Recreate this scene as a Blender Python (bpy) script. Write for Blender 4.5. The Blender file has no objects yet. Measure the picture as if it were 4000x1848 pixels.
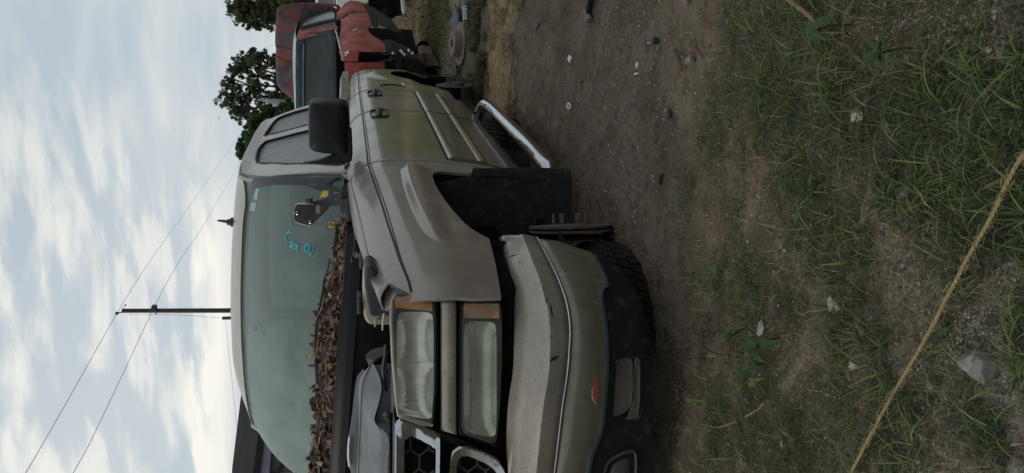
import bpy, bmesh, math, random
import numpy as np
from mathutils import Vector, Matrix, noise as mnoise
from mathutils.bvhtree import BVHTree

random.seed(7)
rng = np.random.default_rng(7)
sc = bpy.context.scene
col = sc.collection

# ---------------------------------------------------------------- camera
CAM = np.array([1.86, -2.95, 1.07])
YAW, PITCH, ROLL, FPX = math.radians(19.7), math.radians(11.9), math.radians(0.4), 3000.0
_f = np.array([-math.sin(YAW)*math.cos(PITCH), math.cos(YAW)*math.cos(PITCH), -math.sin(PITCH)])
_r = np.array([math.cos(YAW), math.sin(YAW), 0.0])
_d = np.cross(_f, _r)
RIGHT = math.cos(ROLL)*_r + math.sin(ROLL)*_d
DOWN = -math.sin(ROLL)*_r + math.cos(ROLL)*_d
FWD = _f
cd = bpy.data.cameras.new('camera')
cam = bpy.data.objects.new('camera', cd)
col.objects.link(cam)
# the phone was held on its side: picture-right is the world's down, picture-up the world's right
cam.matrix_world = Matrix(((DOWN[0], RIGHT[0], -FWD[0], CAM[0]), (DOWN[1], RIGHT[1], -FWD[1], CAM[1]),
                           (DOWN[2], RIGHT[2], -FWD[2], CAM[2]), (0, 0, 0, 1)))
cd.sensor_fit = 'HORIZONTAL'
cd.sensor_width = 36.0
cd.lens = 36.0*FPX/4000.0
cd.clip_start = 0.05
cd.clip_end = 3000.0
sc.camera = cam

# ---------------------------------------------------------------- sky, sun, exposure
SUN_EL, SUN_AZ = math.radians(40), math.radians(-112)     # azimuth from +Y, positive towards +X
w = bpy.data.worlds.new('World')
sc.world = w
w.use_nodes = True
nt = w.node_tree
nt.nodes.clear()
def wn(t, **k):
    n = nt.nodes.new(t)
    for a, b in k.items(): setattr(n, a, b)
    return n
def wl(a, b): nt.links.new(a, b)
def wmath(op, a, b=None, clamp=False):
    n = wn('ShaderNodeMath', operation=op, use_clamp=clamp)
    for i, v in enumerate((a, b)):
        if v is None: continue
        if isinstance(v, (int, float)): n.inputs[i].default_value = v
        else: wl(v, n.inputs[i])
    return n.outputs[0]
wo = wn('ShaderNodeOutputWorld'); bg = wn('ShaderNodeBackground')
sky = wn('ShaderNodeTexSky', sky_type='NISHITA')
sky.sun_disc = False
sky.sun_elevation = SUN_EL
sky.sun_rotation = SUN_AZ
sky.air_density = 1.2; sky.dust_density = 2.0
tc = wn('ShaderNodeTexCoord')
sp = wn('ShaderNodeSeparateXYZ'); wl(tc.outputs['Generated'], sp.inputs[0])
zz = wmath('ADD', wmath('MAXIMUM', sp.outputs[2], 0.0), 0.16)
cx_ = wmath('DIVIDE', sp.outputs[0], zz); cy_ = wmath('DIVIDE', sp.outputs[1], zz)
cb = wn('ShaderNodeCombineXYZ'); wl(cx_, cb.inputs[0]); wl(cy_, cb.inputs[1])
def wnoise(scale, detail, rough, sx, sy, rot, off):
    m = wn('ShaderNodeMapping'); wl(cb.outputs[0], m.inputs[0])
    m.inputs['Scale'].default_value = (sx, sy, 1); m.inputs['Rotation'].default_value = (0, 0, rot); m.inputs['Location'].default_value = off
    n = wn('ShaderNodeTexNoise'); wl(m.outputs[0], n.inputs['Vector'])
    n.inputs['Scale'].default_value = scale; n.inputs['Detail'].default_value = detail; n.inputs['Roughness'].default_value = rough
    n.inputs['Distortion'].default_value = 0.25
    return n.outputs[0]
def wramp(v, a, b):
    n = wn('ShaderNodeMapRange', interpolation_type='SMOOTHSTEP'); wl(v, n.inputs[0])
    n.inputs[1].default_value = a; n.inputs[2].default_value = b
    return n.outputs[0]
n1 = wnoise(1.15, 7, .55, 1, 1, .5, (3.1, 1.7, 0))
n2 = wnoise(3.2, 6, .55, .8, 1.6, -.7, (7.3, 2.2, 0))
n3 = wnoise(.8, 4, .5, 1, 1, 0, (.4, 5.2, 0))
cover = wramp(n1, .34, .60)
tone = wmath('ADD', wmath('MULTIPLY', wramp(n3, .35, .65), .45), wmath('MULTIPLY', wramp(n2, .40, .74), .6), True)
mx0 = wn('ShaderNodeMix', data_type='RGBA'); wl(tone, mx0.inputs['Factor'])
mx0.inputs['A'].default_value = (4.95, 5.5, 5.9, 1); mx0.inputs['B'].default_value = (6.45, 6.75, 6.85, 1)
mx1 = wn('ShaderNodeMix', data_type='RGBA')
skc = wn('ShaderNodeMix', data_type='RGBA'); skc.inputs['Factor'].default_value = .72
wl(sky.outputs[0], skc.inputs['A']); skc.inputs['B'].default_value = (4.75, 5.5, 5.95, 1)
wl(wmath('ADD', wmath('MULTIPLY', cover, .55), .40), mx1.inputs['Factor'])
wl(skc.outputs['Result'], mx1.inputs['A']); wl(mx0.outputs['Result'], mx1.inputs['B'])
# bright streak of thin cloud low over the shed, and the broken band high on the right
def wglow(vec, a, b):
    n = wn('ShaderNodeVectorMath', operation='DOT_PRODUCT'); wl(tc.outputs['Generated'], n.inputs[0]); n.inputs[1].default_value = Vector(vec).normalized()
    return wramp(n.outputs['Value'], a, b)
st_ = wmath('MULTIPLY', wramp(wmath('ABSOLUTE', wmath('SUBTRACT', sp.outputs[2], wmath('ADD', wmath('MULTIPLY', n2, .07), .125))), .035, .0), wglow((-.62, .76, .16), .88, .985))
bd_ = wmath('MULTIPLY', wglow((-.40, .80, .40), .93, .998), wramp(n2, .44, .62))
gl_ = wmath('ADD', wmath('MULTIPLY', st_, .9), wmath('MULTIPLY', bd_, .7), True)
mx2 = wn('ShaderNodeMix', data_type='RGBA'); wl(gl_, mx2.inputs['Factor']); wl(mx1.outputs['Result'], mx2.inputs['A']); mx2.inputs['B'].default_value = (8.6, 8.4, 7.7, 1)
wl(mx2.outputs['Result'], bg.inputs['Color'])
bg.inputs['Strength'].default_value = 0.112
wl(bg.outputs[0], wo.inputs['Surface'])

sd_ = bpy.data.lights.new('sun', 'SUN')
sd_.energy = 0.9; sd_.angle = math.radians(18); sd_.color = (1.0, .93, .83)
sun = bpy.data.objects.new('sun', sd_); col.objects.link(sun)
sv = Vector((math.sin(SUN_AZ)*math.cos(SUN_EL), math.cos(SUN_AZ)*math.cos(SUN_EL), math.sin(SUN_EL)))
sun.rotation_euler = sv.to_track_quat('Z', 'Y').to_euler()
sun.location = (0, 0, 20)
vs = sc.view_settings
vs.view_transform = 'Standard'; vs.look = 'None'; vs.gamma = 1.0; vs.exposure = 0.0
vs.use_curve_mapping = False

# ---------------------------------------------------------------- measuring helpers
def ray(x, y):
    d = ((924.0-y)/FPX)*RIGHT + ((x-2000.0)/FPX)*DOWN + FWD
    return CAM, d
def pl(x, y, ax, v):
    """the point at which a sight line meets the plane X, Y or Z = v"""
    o, d = ray(x, y); i = 'XYZ'.index(ax)
    return o + d*((v-o[i])/d[i])
def plp(x, y, p0, n):
    o, d = ray(x, y); p0 = np.array(p0, float); n = np.array(n, float)
    return o + d*(np.dot(p0-o, n)/np.dot(d, n))
def pchip(xs, ys):
    xs = np.array(xs, float); ys = np.array(ys, float)
    h = np.diff(xs); dl = np.diff(ys)/h; m = np.zeros_like(xs); m[0] = dl[0]; m[-1] = dl[-1]
    for i in range(1, len(xs)-1):
        if dl[i-1]*dl[i] > 0:
            w1 = 2*h[i]+h[i-1]; w2 = h[i]+2*h[i-1]; m[i] = (w1+w2)/(w1/dl[i-1]+w2/dl[i])
    def f(x):
        x = np.clip(x, xs[0], xs[-1]); i = np.clip(np.searchsorted(xs, x)-1, 0, len(xs)-2)
        t = (x-xs[i])/h[i]
        return (1+2*t)*(1-t)**2*ys[i]+t*(1-t)**2*h[i]*m[i]+t*t*(3-2*t)*ys[i+1]+t*t*(t-1)*h[i]*m[i+1]
    return f
def sm(x, a, b):
    t = np.clip((x-a)/(b-a), 0, 1); return t*t*(3-2*t)

# body side of the beige pickup: X as a function of Y (back) and Z (up)
_Bz = pchip([.22, .32, .42, .57, .72, .82, .92, .98, 1.02, 1.05, 1.075, 1.25, 1.45, 1.62], [.90, .925, .945, .965, .975, .98, .975, .957, .938, .91, .875, .825, .76, .69])
_Ty = pchip([-.85, -.75, -.6, -.4, 0, .6, 1.6, 2.6, 3.6, 4.0, 4.6], [.16, .10, .06, .035, .015, .005, 0, .005, .015, .04, .13])
_Zs = pchip([-.75, -.709, -.547, -.217, .168, .584, .8], [.105, .098, .076, .048, .024, 0, 0])
_Zc = pchip([-.6, -.43, -.37, -.21, 0, .2, .40, .46, .5], [.70, .766, .790, .814, .827, .833, .832, .818, .79])
def S(Y, Z):
    zs = Z + _Zs(Y)*sm(Z, .6, .88)
    zc = _Zc(Y)
    flare = .024*sm(Z, zc+.016, zc-.014)*(.25+.75*sm(Z, .70, .79))*sm(Z, .60, .70)*sm(Y, .485, .445)*sm(Y, -.50, -.24)
    r2 = np.hypot((Y-3.5)/.95, (Z-.40)/.95)
    flare2 = .02*(1-sm(r2, .50, .56))*sm(r2, .25, .34)*sm(Z, .5, .6)
    return _Bz(zs) - _Ty(Y) + .055*sm(Y, 1.7, 2.7)*sm(Z, 1.08, 1.28) + flare + flare2
def side(x, y):
    o, d = ray(x, y)
    ts = np.linspace(1.5, 11, 5000); p = o + ts[:, None]*d
    g = p[:, 0]-S(p[:, 1], p[:, 2])
    i = np.where((g[:-1] > 0) & (g[1:] <= 0))[0]
    if len(i) == 0: return p[np.argmin(np.abs(g))]
    k = i[0]; t = ts[k]+(ts[k+1]-ts[k])*g[k]/(g[k]-g[k+1]); return o+t*d
def yz(*pts): return [tuple(side(*p)[1:]) for p in pts]
# front of the beige pickup: Y as a function of X
_Yf = pchip([-.9, -.80, -.65, -.47, -.3, 0, .3, .47, .65, .80, .885, .93], [-.69, -.765, -.82, -.865, -.89, -.91, -.89, -.865, -.82, -.765, -.70, -.62])
def front(x, y, off=0.0):
    o, d = ray(x, y)
    ts = np.linspace(1.2, 4, 3000); p = o + ts[:, None]*d
    g = p[:, 1]-(_Yf(p[:, 0])+off)
    i = np.where((g[:-1] < 0) & (g[1:] >= 0))[0]
    if len(i) == 0: return p[np.argmin(np.abs(g))]
    k = i[0]; t = ts[k]+(ts[k+1]-ts[k])*g[k]/(g[k]-g[k+1])
    return o + t*d

# ---------------------------------------------------------------- material helpers
MATS = {}
def mat(name, c1, c2=None, scale=8., rough=.5, metal=0., detail=6., lo=.35, hi=.65, bump=0., bscale=60., coat=0., spec=.5, rough2=None,
        c3=None, scale3=2., lo3=.55, hi3=.7, stretch=(1, 1, 1), trans=0., ior=1.45, alpha=1., voro=0.):
    m = bpy.data.materials.new(name); m.use_nodes = True
    t = m.node_tree; b = t.nodes['Principled BSDF']
    b.inputs['Roughness'].default_value = rough; b.inputs['Metallic'].default_value = metal
    b.inputs['Base Color'].default_value = (*c1, 1); b.inputs['Coat Weight'].default_value = coat
    b.inputs['Coat Roughness'].default_value = .12
    b.inputs['Specular IOR Level'].default_value = spec
    b.inputs['Transmission Weight'].default_value = trans; b.inputs['IOR'].default_value = ior; b.inputs['Alpha'].default_value = alpha
    g = t.nodes.new('ShaderNodeNewGeometry')
    mp = t.nodes.new('ShaderNodeMapping'); mp.inputs['Scale'].default_value = stretch
    t.links.new(g.outputs['Position'], mp.inputs[0])
    def nz(sc_, det=detail, ro=.62):
        n = t.nodes.new('ShaderNodeTexNoise'); t.links.new(mp.outputs[0], n.inputs['Vector'])
        n.inputs['Scale'].default_value = sc_; n.inputs['Detail'].default_value = det; n.inputs['Roughness'].default_value = ro
        return n.outputs[0]
    def rg(v, a, b_, lo_=0., hi_=1.):
        n = t.nodes.new('ShaderNodeMapRange'); n.interpolation_type = 'SMOOTHSTEP'; t.links.new(v, n.inputs[0])
        n.inputs[1].default_value = a; n.inputs[2].default_value = b_; n.inputs[3].default_value = lo_; n.inputs[4].default_value = hi_
        return n.outputs[0]
    def mix(f, a, b_):
        n = t.nodes.new('ShaderNodeMix'); n.data_type = 'RGBA'
        for s, v in (('Factor', f), ('A', a), ('B', b_)):
            if isinstance(v, tuple): n.inputs[s].default_value = (*v, 1)
            elif isinstance(v, float): n.inputs[s].default_value = v
            else: t.links.new(v, n.inputs[s])
        return n.outputs['Result']
    c = None
    if c2 is not None:
        f = rg(nz(scale), lo, hi); c = mix(f, c1, c2)
        if rough2 is not None:
            r_ = rg(nz(scale), lo, hi, rough, rough2); t.links.new(r_, b.inputs['Roughness'])
    if c3 is not None:
        c = mix(rg(nz(scale3), lo3, hi3), c if c is not None else c1, c3)
    if c is not None: t.links.new(c, b.inputs['Base Color'])
    if bump:
        bn = t.nodes.new('ShaderNodeBump'); bn.inputs['Strength'].default_value = 1.; bn.inputs['Distance'].default_value = bump
        if voro:
            v = t.nodes.new('ShaderNodeTexVoronoi'); t.links.new(mp.outputs[0], v.inputs['Vector']); v.inputs['Scale'].default_value = bscale
            t.links.new(v.outputs['Distance'], bn.inputs['Height'])
        else: t.links.new(nz(bscale, 4), bn.inputs['Height'])
        t.links.new(bn.outputs[0], b.inputs['Normal'])
    m['_nz'] = 0
    MATS[name] = m
    m_help[name] = (t, b, mp, nz, rg, mix, g, c)
    return m
m_help = {}

# ---------------------------------------------------------------- object helpers
def tag(o, label=None, cat=None, group=None, kind=None):
    if label: o['label'] = label
    if cat: o['category'] = cat
    if group: o['group'] = group
    if kind: o['kind'] = kind
    return o
def thing(name, loc, label, cat, group=None):
    o = bpy.data.objects.new(name, None); o.empty_display_size = .1
    o.location = loc; col.objects.link(o)
    return tag(o, label, cat, group)
def wloc(o):
    v = Vector((0, 0, 0))
    while o is not None: v += o.location; o = o.parent
    return v
def link(name, me, m, parent=None, smooth=True, angle=35, loc=None):
    """verts are in world coordinates; they are moved to the local frame of the part"""
    o = bpy.data.objects.new(name, me); col.objects.link(o)
    if parent is not None:
        off = wloc(parent)
        me.transform(Matrix.Translation(-off)); o.parent = parent
    elif loc is not None:
        me.transform(Matrix.Translation(-Vector(loc))); o.location = loc
    if m is not None and len(me.materials) == 0: me.materials.append(m)
    if smooth and len(me.polygons):
        me.polygons.foreach_set('use_smooth', [True]*len(me.polygons))
        if angle: me.set_sharp_from_angle(angle=math.radians(angle))
    return o
def mesh(name, vs_, fs, m, parent=None, **k):
    me = bpy.data.meshes.new(name)
    me.from_pydata([tuple(map(float, v)) for v in vs_], [], fs); me.update()
    return link(name, me, m, parent, **k)
def solid(o, th, off=-1, bev=0., seg=2, ang=40):
    if th:
        s = o.modifiers.new('solid', 'SOLIDIFY'); s.thickness = th; s.offset = off
    if bev:
        b = o.modifiers.new('bevel', 'BEVEL'); b.width = bev; b.segments = seg; b.limit_method = 'ANGLE'; b.angle_limit = math.radians(ang)
        b.harden_normals = False
    return o
def panel(name, poly, fn, m, parent, th=.014, gu=.06, gv=.03, bev=.003, outward=(1, 0, 0), label=None):
    """outline in (u, v), cut into a fine grid, bent onto the surface fn(u, v)"""
    bm = bmesh.new()
    vs_ = [bm.verts.new((0, u, v)) for u, v in poly]
    bm.faces.new(vs_)
    us = [p[0] for p in poly]; vv = [p[1] for p in poly]
    def cuts(lo, hi, step):
        n = int((hi-lo)/step)+1
        return [lo+(hi-lo)*(i+1)/(n+1) for i in range(n)]
    for u in cuts(min(us), max(us), gu):
        bmesh.ops.bisect_plane(bm, geom=bm.verts[:]+bm.edges[:]+bm.faces[:], plane_co=(0, u, 0), plane_no=(0, 1, 0), dist=1e-5)
    for v in cuts(min(vv), max(vv), gv):
        bmesh.ops.bisect_plane(bm, geom=bm.verts[:]+bm.edges[:]+bm.faces[:], plane_co=(0, 0, v), plane_no=(0, 0, 1), dist=1e-5)
    for v in bm.verts: v.co = Vector(fn(v.co.y, v.co.z))
    bm.normal_update()
    ow = Vector(outward)
    if sum(f.normal.dot(ow)*f.calc_area() for f in bm.faces) < 0: bmesh.ops.reverse_faces(bm, faces=bm.faces[:])
    me = bpy.data.meshes.new(name); bm.to_mesh(me); bm.free()
    o = link(name, me, m, parent, angle=50)
    solid(o, th, -1, bev)
    if label: o['label'] = label
    return o
def resample(pts, n):
    p = np.array(pts, float); d = np.r_[0, np.cumsum(np.linalg.norm(np.diff(p, axis=0), axis=1))]
    t = np.linspace(0, d[-1], n)
    return np.stack([np.interp(t, d, p[:, i]) for i in range(3)], 1)
def smoothline(pts, n):
    """Catmull-Rom through the points"""
    p = np.array(pts, float); d = np.r_[0, np.cumsum(np.linalg.norm(np.diff(p, axis=0), axis=1))]
    f = [pchip(d, p[:, i]) for i in range(3)]; t = np.linspace(0, d[-1], n)
    return np.stack([g(t) for g in f], 1)
def loft(name, rows, m, parent, flip=False, th=0., bev=0., closed=False, angle=40, off=-1, label=None):
    n = len(rows[0]); v = [p for r in rows for p in r]; fs = []
    for i in range(len(rows)-1):
        for j in range(n if closed else n-1):
            a, b = i*n+j, i*n+(j+1) % n; q = (a, b, b+n, a+n)
            fs.append(q[::-1] if flip else q)
    o = mesh(name, v, fs, m, parent, angle=angle)
    solid(o, th, off, bev)
    if label: o['label'] = label
    return o
def tube_data(pts, r, seg=8, caps=True):
    p = np.array(pts, float); n = len(p)
    rr = np.full(n, r) if np.isscalar(r) else np.array(r, float)
    t = np.gradient(p, axis=0); t /= np.linalg.norm(t, axis=1)[:, None]+1e-12
    up = np.array([0, 0, 1.]) if abs(t[0][2]) < .9 else np.array([1., 0, 0])
    a = np.cross(t[0], up); a /= np.linalg.norm(a)
    vs_ = []; fs = []
    for i in range(n):
        a = a-np.dot(a, t[i])*t[i]; a /= np.linalg.norm(a); b = np.cross(t[i], a)
        for k in range(seg):
            th = 2*math.pi*k/seg; vs_.append(p[i]+rr[i]*(math.cos(th)*a+math.sin(th)*b))
    for i in range(n-1):
        for k in range(seg):
            k2 = (k+1) % seg; fs.append((i*seg+k, i*seg+k2, (i+1)*seg+k2, (i+1)*seg+k))
    if caps: fs += [tuple(range(seg-1, -1, -1)), tuple((n-1)*seg+k for k in range(seg))]
    return vs_, fs
def tube(name, pts, r, m, parent=None, seg=8, **k):
    v, f = tube_data(pts, r, seg); return mesh(name, v, f, m, parent, **k)
class MB:
    def __init__(s): s.v = []; s.f = []
    def add(s, v, f):
        o = len(s.v); s.v += [tuple(map(float, x)) for x in v]; s.f += [tuple(i+o for i in q) for q in f]; return s
    def tube(s, pts, r, seg=6): return s.add(*tube_data(pts, r, seg))
    def box(s, lo, hi, rot=0., piv=None):
        x0, y0, z0 = lo; x1, y1, z1 = hi
        v = np.array([(x0, y0, z0), (x1, y0, z0), (x1, y1, z0), (x0, y1, z0), (x0, y0, z1), (x1, y0, z1), (x1, y1, z1), (x0, y1, z1)], float)
        if rot:
            pv = np.array(piv if piv is not None else ((x0+x1)/2, (y0+y1)/2, 0)); c, q = math.cos(rot), math.sin(rot); dd = v-pv
            v = np.stack([pv[0]+c*dd[:, 0]-q*dd[:, 1], pv[1]+q*dd[:, 0]+c*dd[:, 1], v[:, 2]], 1)
        return s.add(v, [(3, 2, 1, 0), (4, 5, 6, 7), (0, 1, 5, 4), (1, 2, 6, 5), (2, 3, 7, 6), (3, 0, 4, 7)])
    def lathe(s, prof, c, ax, seg=32):
        """profile of (radius, along axis) round the axis ax through c"""
        ax = np.array(ax, float); ax /= np.linalg.norm(ax)
        a = np.cross(ax, (0, 0, 1.)) if abs(ax[2]) < .9 else np.cross(ax, (1., 0, 0)); a /= np.linalg.norm(a); b = np.cross(ax, a)
        v = []; f = []; n = len(prof)
        for r, h in prof:
            for k in range(seg):
                t = 2*math.pi*k/seg; v.append(np.array(c)+ax*h+r*(math.cos(t)*a+math.sin(t)*b))
        for i in range(n-1):
            for k in range(seg): f.append((i*seg+k, i*seg+(k+1) % seg, (i+1)*seg+(k+1) % seg, (i+1)*seg+k))
        return s.add(v, f)
    def prism(s, pts, vec):
        p = np.array(pts, float); n = len(p); q = p+np.array(vec)
        return s.add(list(p)+list(q), [tuple(range(n)), tuple(range(2*n-1, n-1, -1))]+[(i, i+n, (i+1) % n+n, (i+1) % n) for i in range(n)])
    def build(s, name, m, parent=None, bev=0., fix=True, **k):
        me = bpy.data.meshes.new(name); me.from_pydata(s.v, [], s.f); me.update()
        if fix:
            bm = bmesh.new(); bm.from_mesh(me); bmesh.ops.recalc_face_normals(bm, faces=bm.faces[:]); bm.to_mesh(me); bm.free()
        o = link(name, me, m, parent, **k)
        if bev: solid(o, 0, bev=bev)
        return o
def rounded(poly, r, seg=4):
    """round the corners of a 2-D outline"""
    p = [np.array(q, float) for q in poly]; out = []
    for i in range(len(p)):
        a, b, c = p[i-1], p[i], p[(i+1) % len(p)]
        u = a-b; v = c-b; lu, lv = np.linalg.norm(u), np.linalg.norm(v); k = min(r, lu*.45, lv*.45)
        s, e = b+u/lu*k, b+v/lv*k
        for j in range(seg+1):
            t = j/seg; out.append(tuple((1-t)**2*s+2*t*(1-t)*b+t*t*e))
    return out
def dense(poly, step):
    out = []
    for i in range(len(poly)):
        a = np.array(poly[i], float); b = np.array(poly[(i+1) % len(poly)], float); n = max(1, int(np.linalg.norm(b-a)/step))
        for j in range(n): out.append(tuple(a+(b-a)*j/n))
    return out
def pillow(name, outline, depth_dir, depth, m, parent, rise=.015, ease=(0, .45, .8, 1.), inset=(0, .015, .05, .12), label=None, back=True):
    """a closed slab whose front (towards -depth_dir) is rounded at the rim"""
    p = np.array(outline, float); c = p.mean(0); dd = np.array(depth_dir, float); dd /= np.linalg.norm(dd)
    n = len(p); rows = []
    if back: rows.append(p+dd*depth)
    for e, i in zip(ease, inset): rows.append(p+(c-p)*i-dd*rise*e)
    rows.append(c+(p-c)*.4-dd*rise*1.05)
    v = [q for r in rows for q in r]; v.append(c-dd*rise*1.07); f = []
    for i in range(len(rows)-1):
        for j in range(n): f.append((i*n+j, i*n+(j+1) % n, (i+1)*n+(j+1) % n, (i+1)*n+j))
    L = (len(rows)-1)*n
    for j in range(n): f.append((L+j, L+(j+1) % n, len(v)-1))
    if back: f.append(tuple(range(n-1, -1, -1)))
    b = MB(); b.add(v, f); o = b.build(name, m, parent, angle=50)
    if label: o['label'] = label
    return o
def caster(o):
    o2 = o.evaluated_get(bpy.context.evaluated_depsgraph_get()); me = o2.to_mesh(); me.calc_loop_triangles()
    mw = Matrix.Translation(wloc(o))
    t = BVHTree.FromPolygons([mw @ v.co for v in me.vertices], [tuple(l.vertices) for l in me.loop_triangles])
    o2.to_mesh_clear()
    def cast(x, y, lift=0.):
        q, d = ray(x, y); h = t.ray_cast(Vector(q), Vector(d).normalized())
        if h[0] is None: return None
        return np.array(h[0])-lift*d/np.linalg.norm(d)
    return cast
# ---------------------------------------------------------------- ground
def vnoise(x, y, f, seed=0):
    """cheap value noise on arrays"""
    r = np.random.default_rng(seed); tab = r.random((64, 64))
    x = x*f; y = y*f; xi = np.floor(x).astype(int); yi = np.floor(y).astype(int); fx = x-xi; fy = y-yi
    fx = fx*fx*(3-2*fx); fy = fy*fy*(3-2*fy)
    g = lambda a, b: tab[a % 64, b % 64]
    return (g(xi, yi)*(1-fx)+g(xi+1, yi)*fx)*(1-fy)+(g(xi, yi+1)*(1-fx)+g(xi+1, yi+1)*fx)*fy
def fbm(x, y, f, seed=0, o=4):
    s = 0; a = .5; n = 0
    for i in range(o): s = s+a*vnoise(x+i*17.3, y-i*9.1, f*2**i, seed+i); n += a; a *= .5
    return s/n
def gz(x, y):
    x = np.asarray(x, float); y = np.asarray(y, float)
    near = np.exp(-((x-1)**2+(y+.3)**2)/60.)
    h = (fbm(x, y, 1.1, 3)-.5)*.05+(fbm(x, y, 6, 11)-.5)*.022+(fbm(x, y, 28, 21, 2)-.5)*.015
    return h*near
def axis_pts(lo, hi, step, far, n):
    c = np.arange(lo, hi+1e-6, step); e = np.geomspace(step, far, n)
    return np.r_[(lo-np.cumsum(e))[::-1], c, hi+np.cumsum(e)]
gx = axis_pts(-.2, 2.6, .016, 140, 26); gy = axis_pts(-2.6, 2.6, .020, 160, 30)
GXm, GYm = np.meshgrid(gx, gy); GZm = gz(GXm, GYm)
gv = np.stack([GXm.ravel(), GYm.ravel(), GZm.ravel()], 1); nx_ = len(gx); ny_ = len(gy)
ii, jj = np.meshgrid(np.arange(nx_-1), np.arange(ny_-1)); a_ = (jj*nx_+ii).ravel()
gf = np.stack([a_, a_+1, a_+1+nx_, a_+nx_], 1)
me = bpy.data.meshes.new('ground'); me.from_pydata(gv.tolist(), [], gf.tolist())
GM = mat('packed_dirt', (.098, .070, .046), (.158, .122, .087), scale=2.6, rough=.95, lo=.36, hi=.64, bump=.011, bscale=48, spec=.2)
t, b_, mp, nz, rg, mix, g_, c = m_help['packed_dirt']
sx_ = t.nodes.new('ShaderNodeSeparateXYZ'); t.links.new(g_.outputs['Position'], sx_.inputs[0])
def mth(op, a, b=None, clamp=False):
    n = t.nodes.new('ShaderNodeMath'); n.operation = op; n.use_clamp = clamp
    for i, v in enumerate((a, b)):
        if v is None: continue
        if isinstance(v, (int, float)): n.inputs[i].default_value = v
        else: t.links.new(v, n.inputs[i])
    return n.outputs[0]
c = mix(rg(nz(14), .50, .66, 0, .7), c, (.058, .041, .030))          # brown organic patches
c = mix(rg(nz(42, 4), .55, .68, 0, .6), c, (.05, .037, .027))
c = mix(rg(nz(240, 3), .56, .68, 0, .6), c, (.24, .21, .175))         # sand grains
c = mix(rg(nz(150, 3), .60, .70, 0, .7), c, (.035, .028, .022))
# loose pale gravel nearest the camera
yy = mth('ADD', sx_.outputs[1], mth('MULTIPLY', mth('SUBTRACT', nz(3.0), .5), 1.6))
c = mix(mth('MULTIPLY', rg(yy, -1.1, -1.9), rg(nz(95, 4), .45, .60, .15, .8), True), c, (.24, .195, .155))
c = mix(mth('MULTIPLY', rg(yy, -.5, -1.2), rg(nz(5.5), .40, .56, 0, .85), True), c, (.040, .044, .019))   # mossy film among the grass
c = mix(mth('MULTIPLY', rg(nz(4.2), .56, .66, 0, .3), rg(yy, -.3, -1.), True), c, (.11, .065, .048))       # reddish litter
# straw: bleached strips across the track further back
def band(y0, y1, s):
    a = rg(yy, y0, y0+s); b2 = rg(yy, y1, y1-s); return mth('MULTIPLY', a, b2, True)
c = mix(mth('MULTIPLY', band(2.0, 3.3, .35), rg(nz(20, 6), .38, .6, .1, .95), True), c, (.36, .25, .12))
c = mix(mth('MULTIPLY', band(7.6, 10.5, .6), rg(nz(12, 6), .3, .55, .2, .95), True), c, (.42, .31, .16))
c = mix(mth('MULTIPLY', rg(yy, 10, 15), .9, True), c, (.05, .056, .026))
c = mix(mth('MULTIPLY', band(3.2, 7.2, .6), rg(nz(9, 6), .35, .6, .1, .8), True), c, (.095, .092, .05))
t.links.new(c, b_.inputs['Base Color'])
ground = link('ground', me, GM, None, angle=None); tag(ground, kind='structure')

# ---------------------------------------------------------------- foliage helper
def leaf_mat(name, c1, c2, c3):
    m = mat(name, c1, c2, scale=1.5, rough=.6, lo=.35, hi=.65, c3=c3, scale3=5., lo3=.5, hi3=.65)
    t, b, *_ = m_help[name]; out = t.nodes['Material Output']
    tl = t.nodes.new('ShaderNodeBsdfTranslucent'); ms = t.nodes.new('ShaderNodeMixShader'); ms.inputs[0].default_value = .40
    t.links.new(b.inputs['Base Color'].links[0].from_socket, tl.inputs[0])
    t.links.new(b.outputs[0], ms.inputs[1]); t.links.new(tl.outputs[0], ms.inputs[2]); t.links.new(ms.outputs[0], out.inputs[0])
    return m
LEAFD = leaf_mat('oak_foliage', (.058, .080, .038), (.09, .118, .050), (.14, .165, .068))
LEAFB = leaf_mat('bush_foliage', (.045, .085, .022), (.065, .12, .03), (.09, .14, .04))
LEAFY = leaf_mat('pale_shrub_foliage', (.09, .115, .03), (.13, .15, .045), (.16, .17, .06))
BARK = mat('grey_bark', (.05, .04, .032), (.085, .07, .058), scale=4, rough=.95, stretch=(3, 3, .6), bump=.02, bscale=10)
def leaves_mesh(cents, size, r, squash=.9):
    """leaf-sized bent quads scattered round clump centres (each clump is (x, y, z, radius, count))"""
    V = []; F = []
    for x, y, z, rad, n in cents:
        d = r.normal(size=(n, 3)); d /= np.linalg.norm(d, axis=1)[:, None]
        d *= (r.random((n, 1))**.45)*rad; d[:, 2] *= squash
        for q in d:
            c = np.array((x, y, z))+q; a = r.normal(size=3); a /= np.linalg.norm(a); b = np.cross(a, r.normal(size=3)); b /= np.linalg.norm(b)
            s = size*(.6+.8*r.random()); o = len(V)
            V += [c-a*s, c-b*s*.42+a*s*.1, c+a*s, c+b*s*.42+a*s*.1]; F.append((o, o+1, o+2, o+3))
    return V, F
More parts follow.
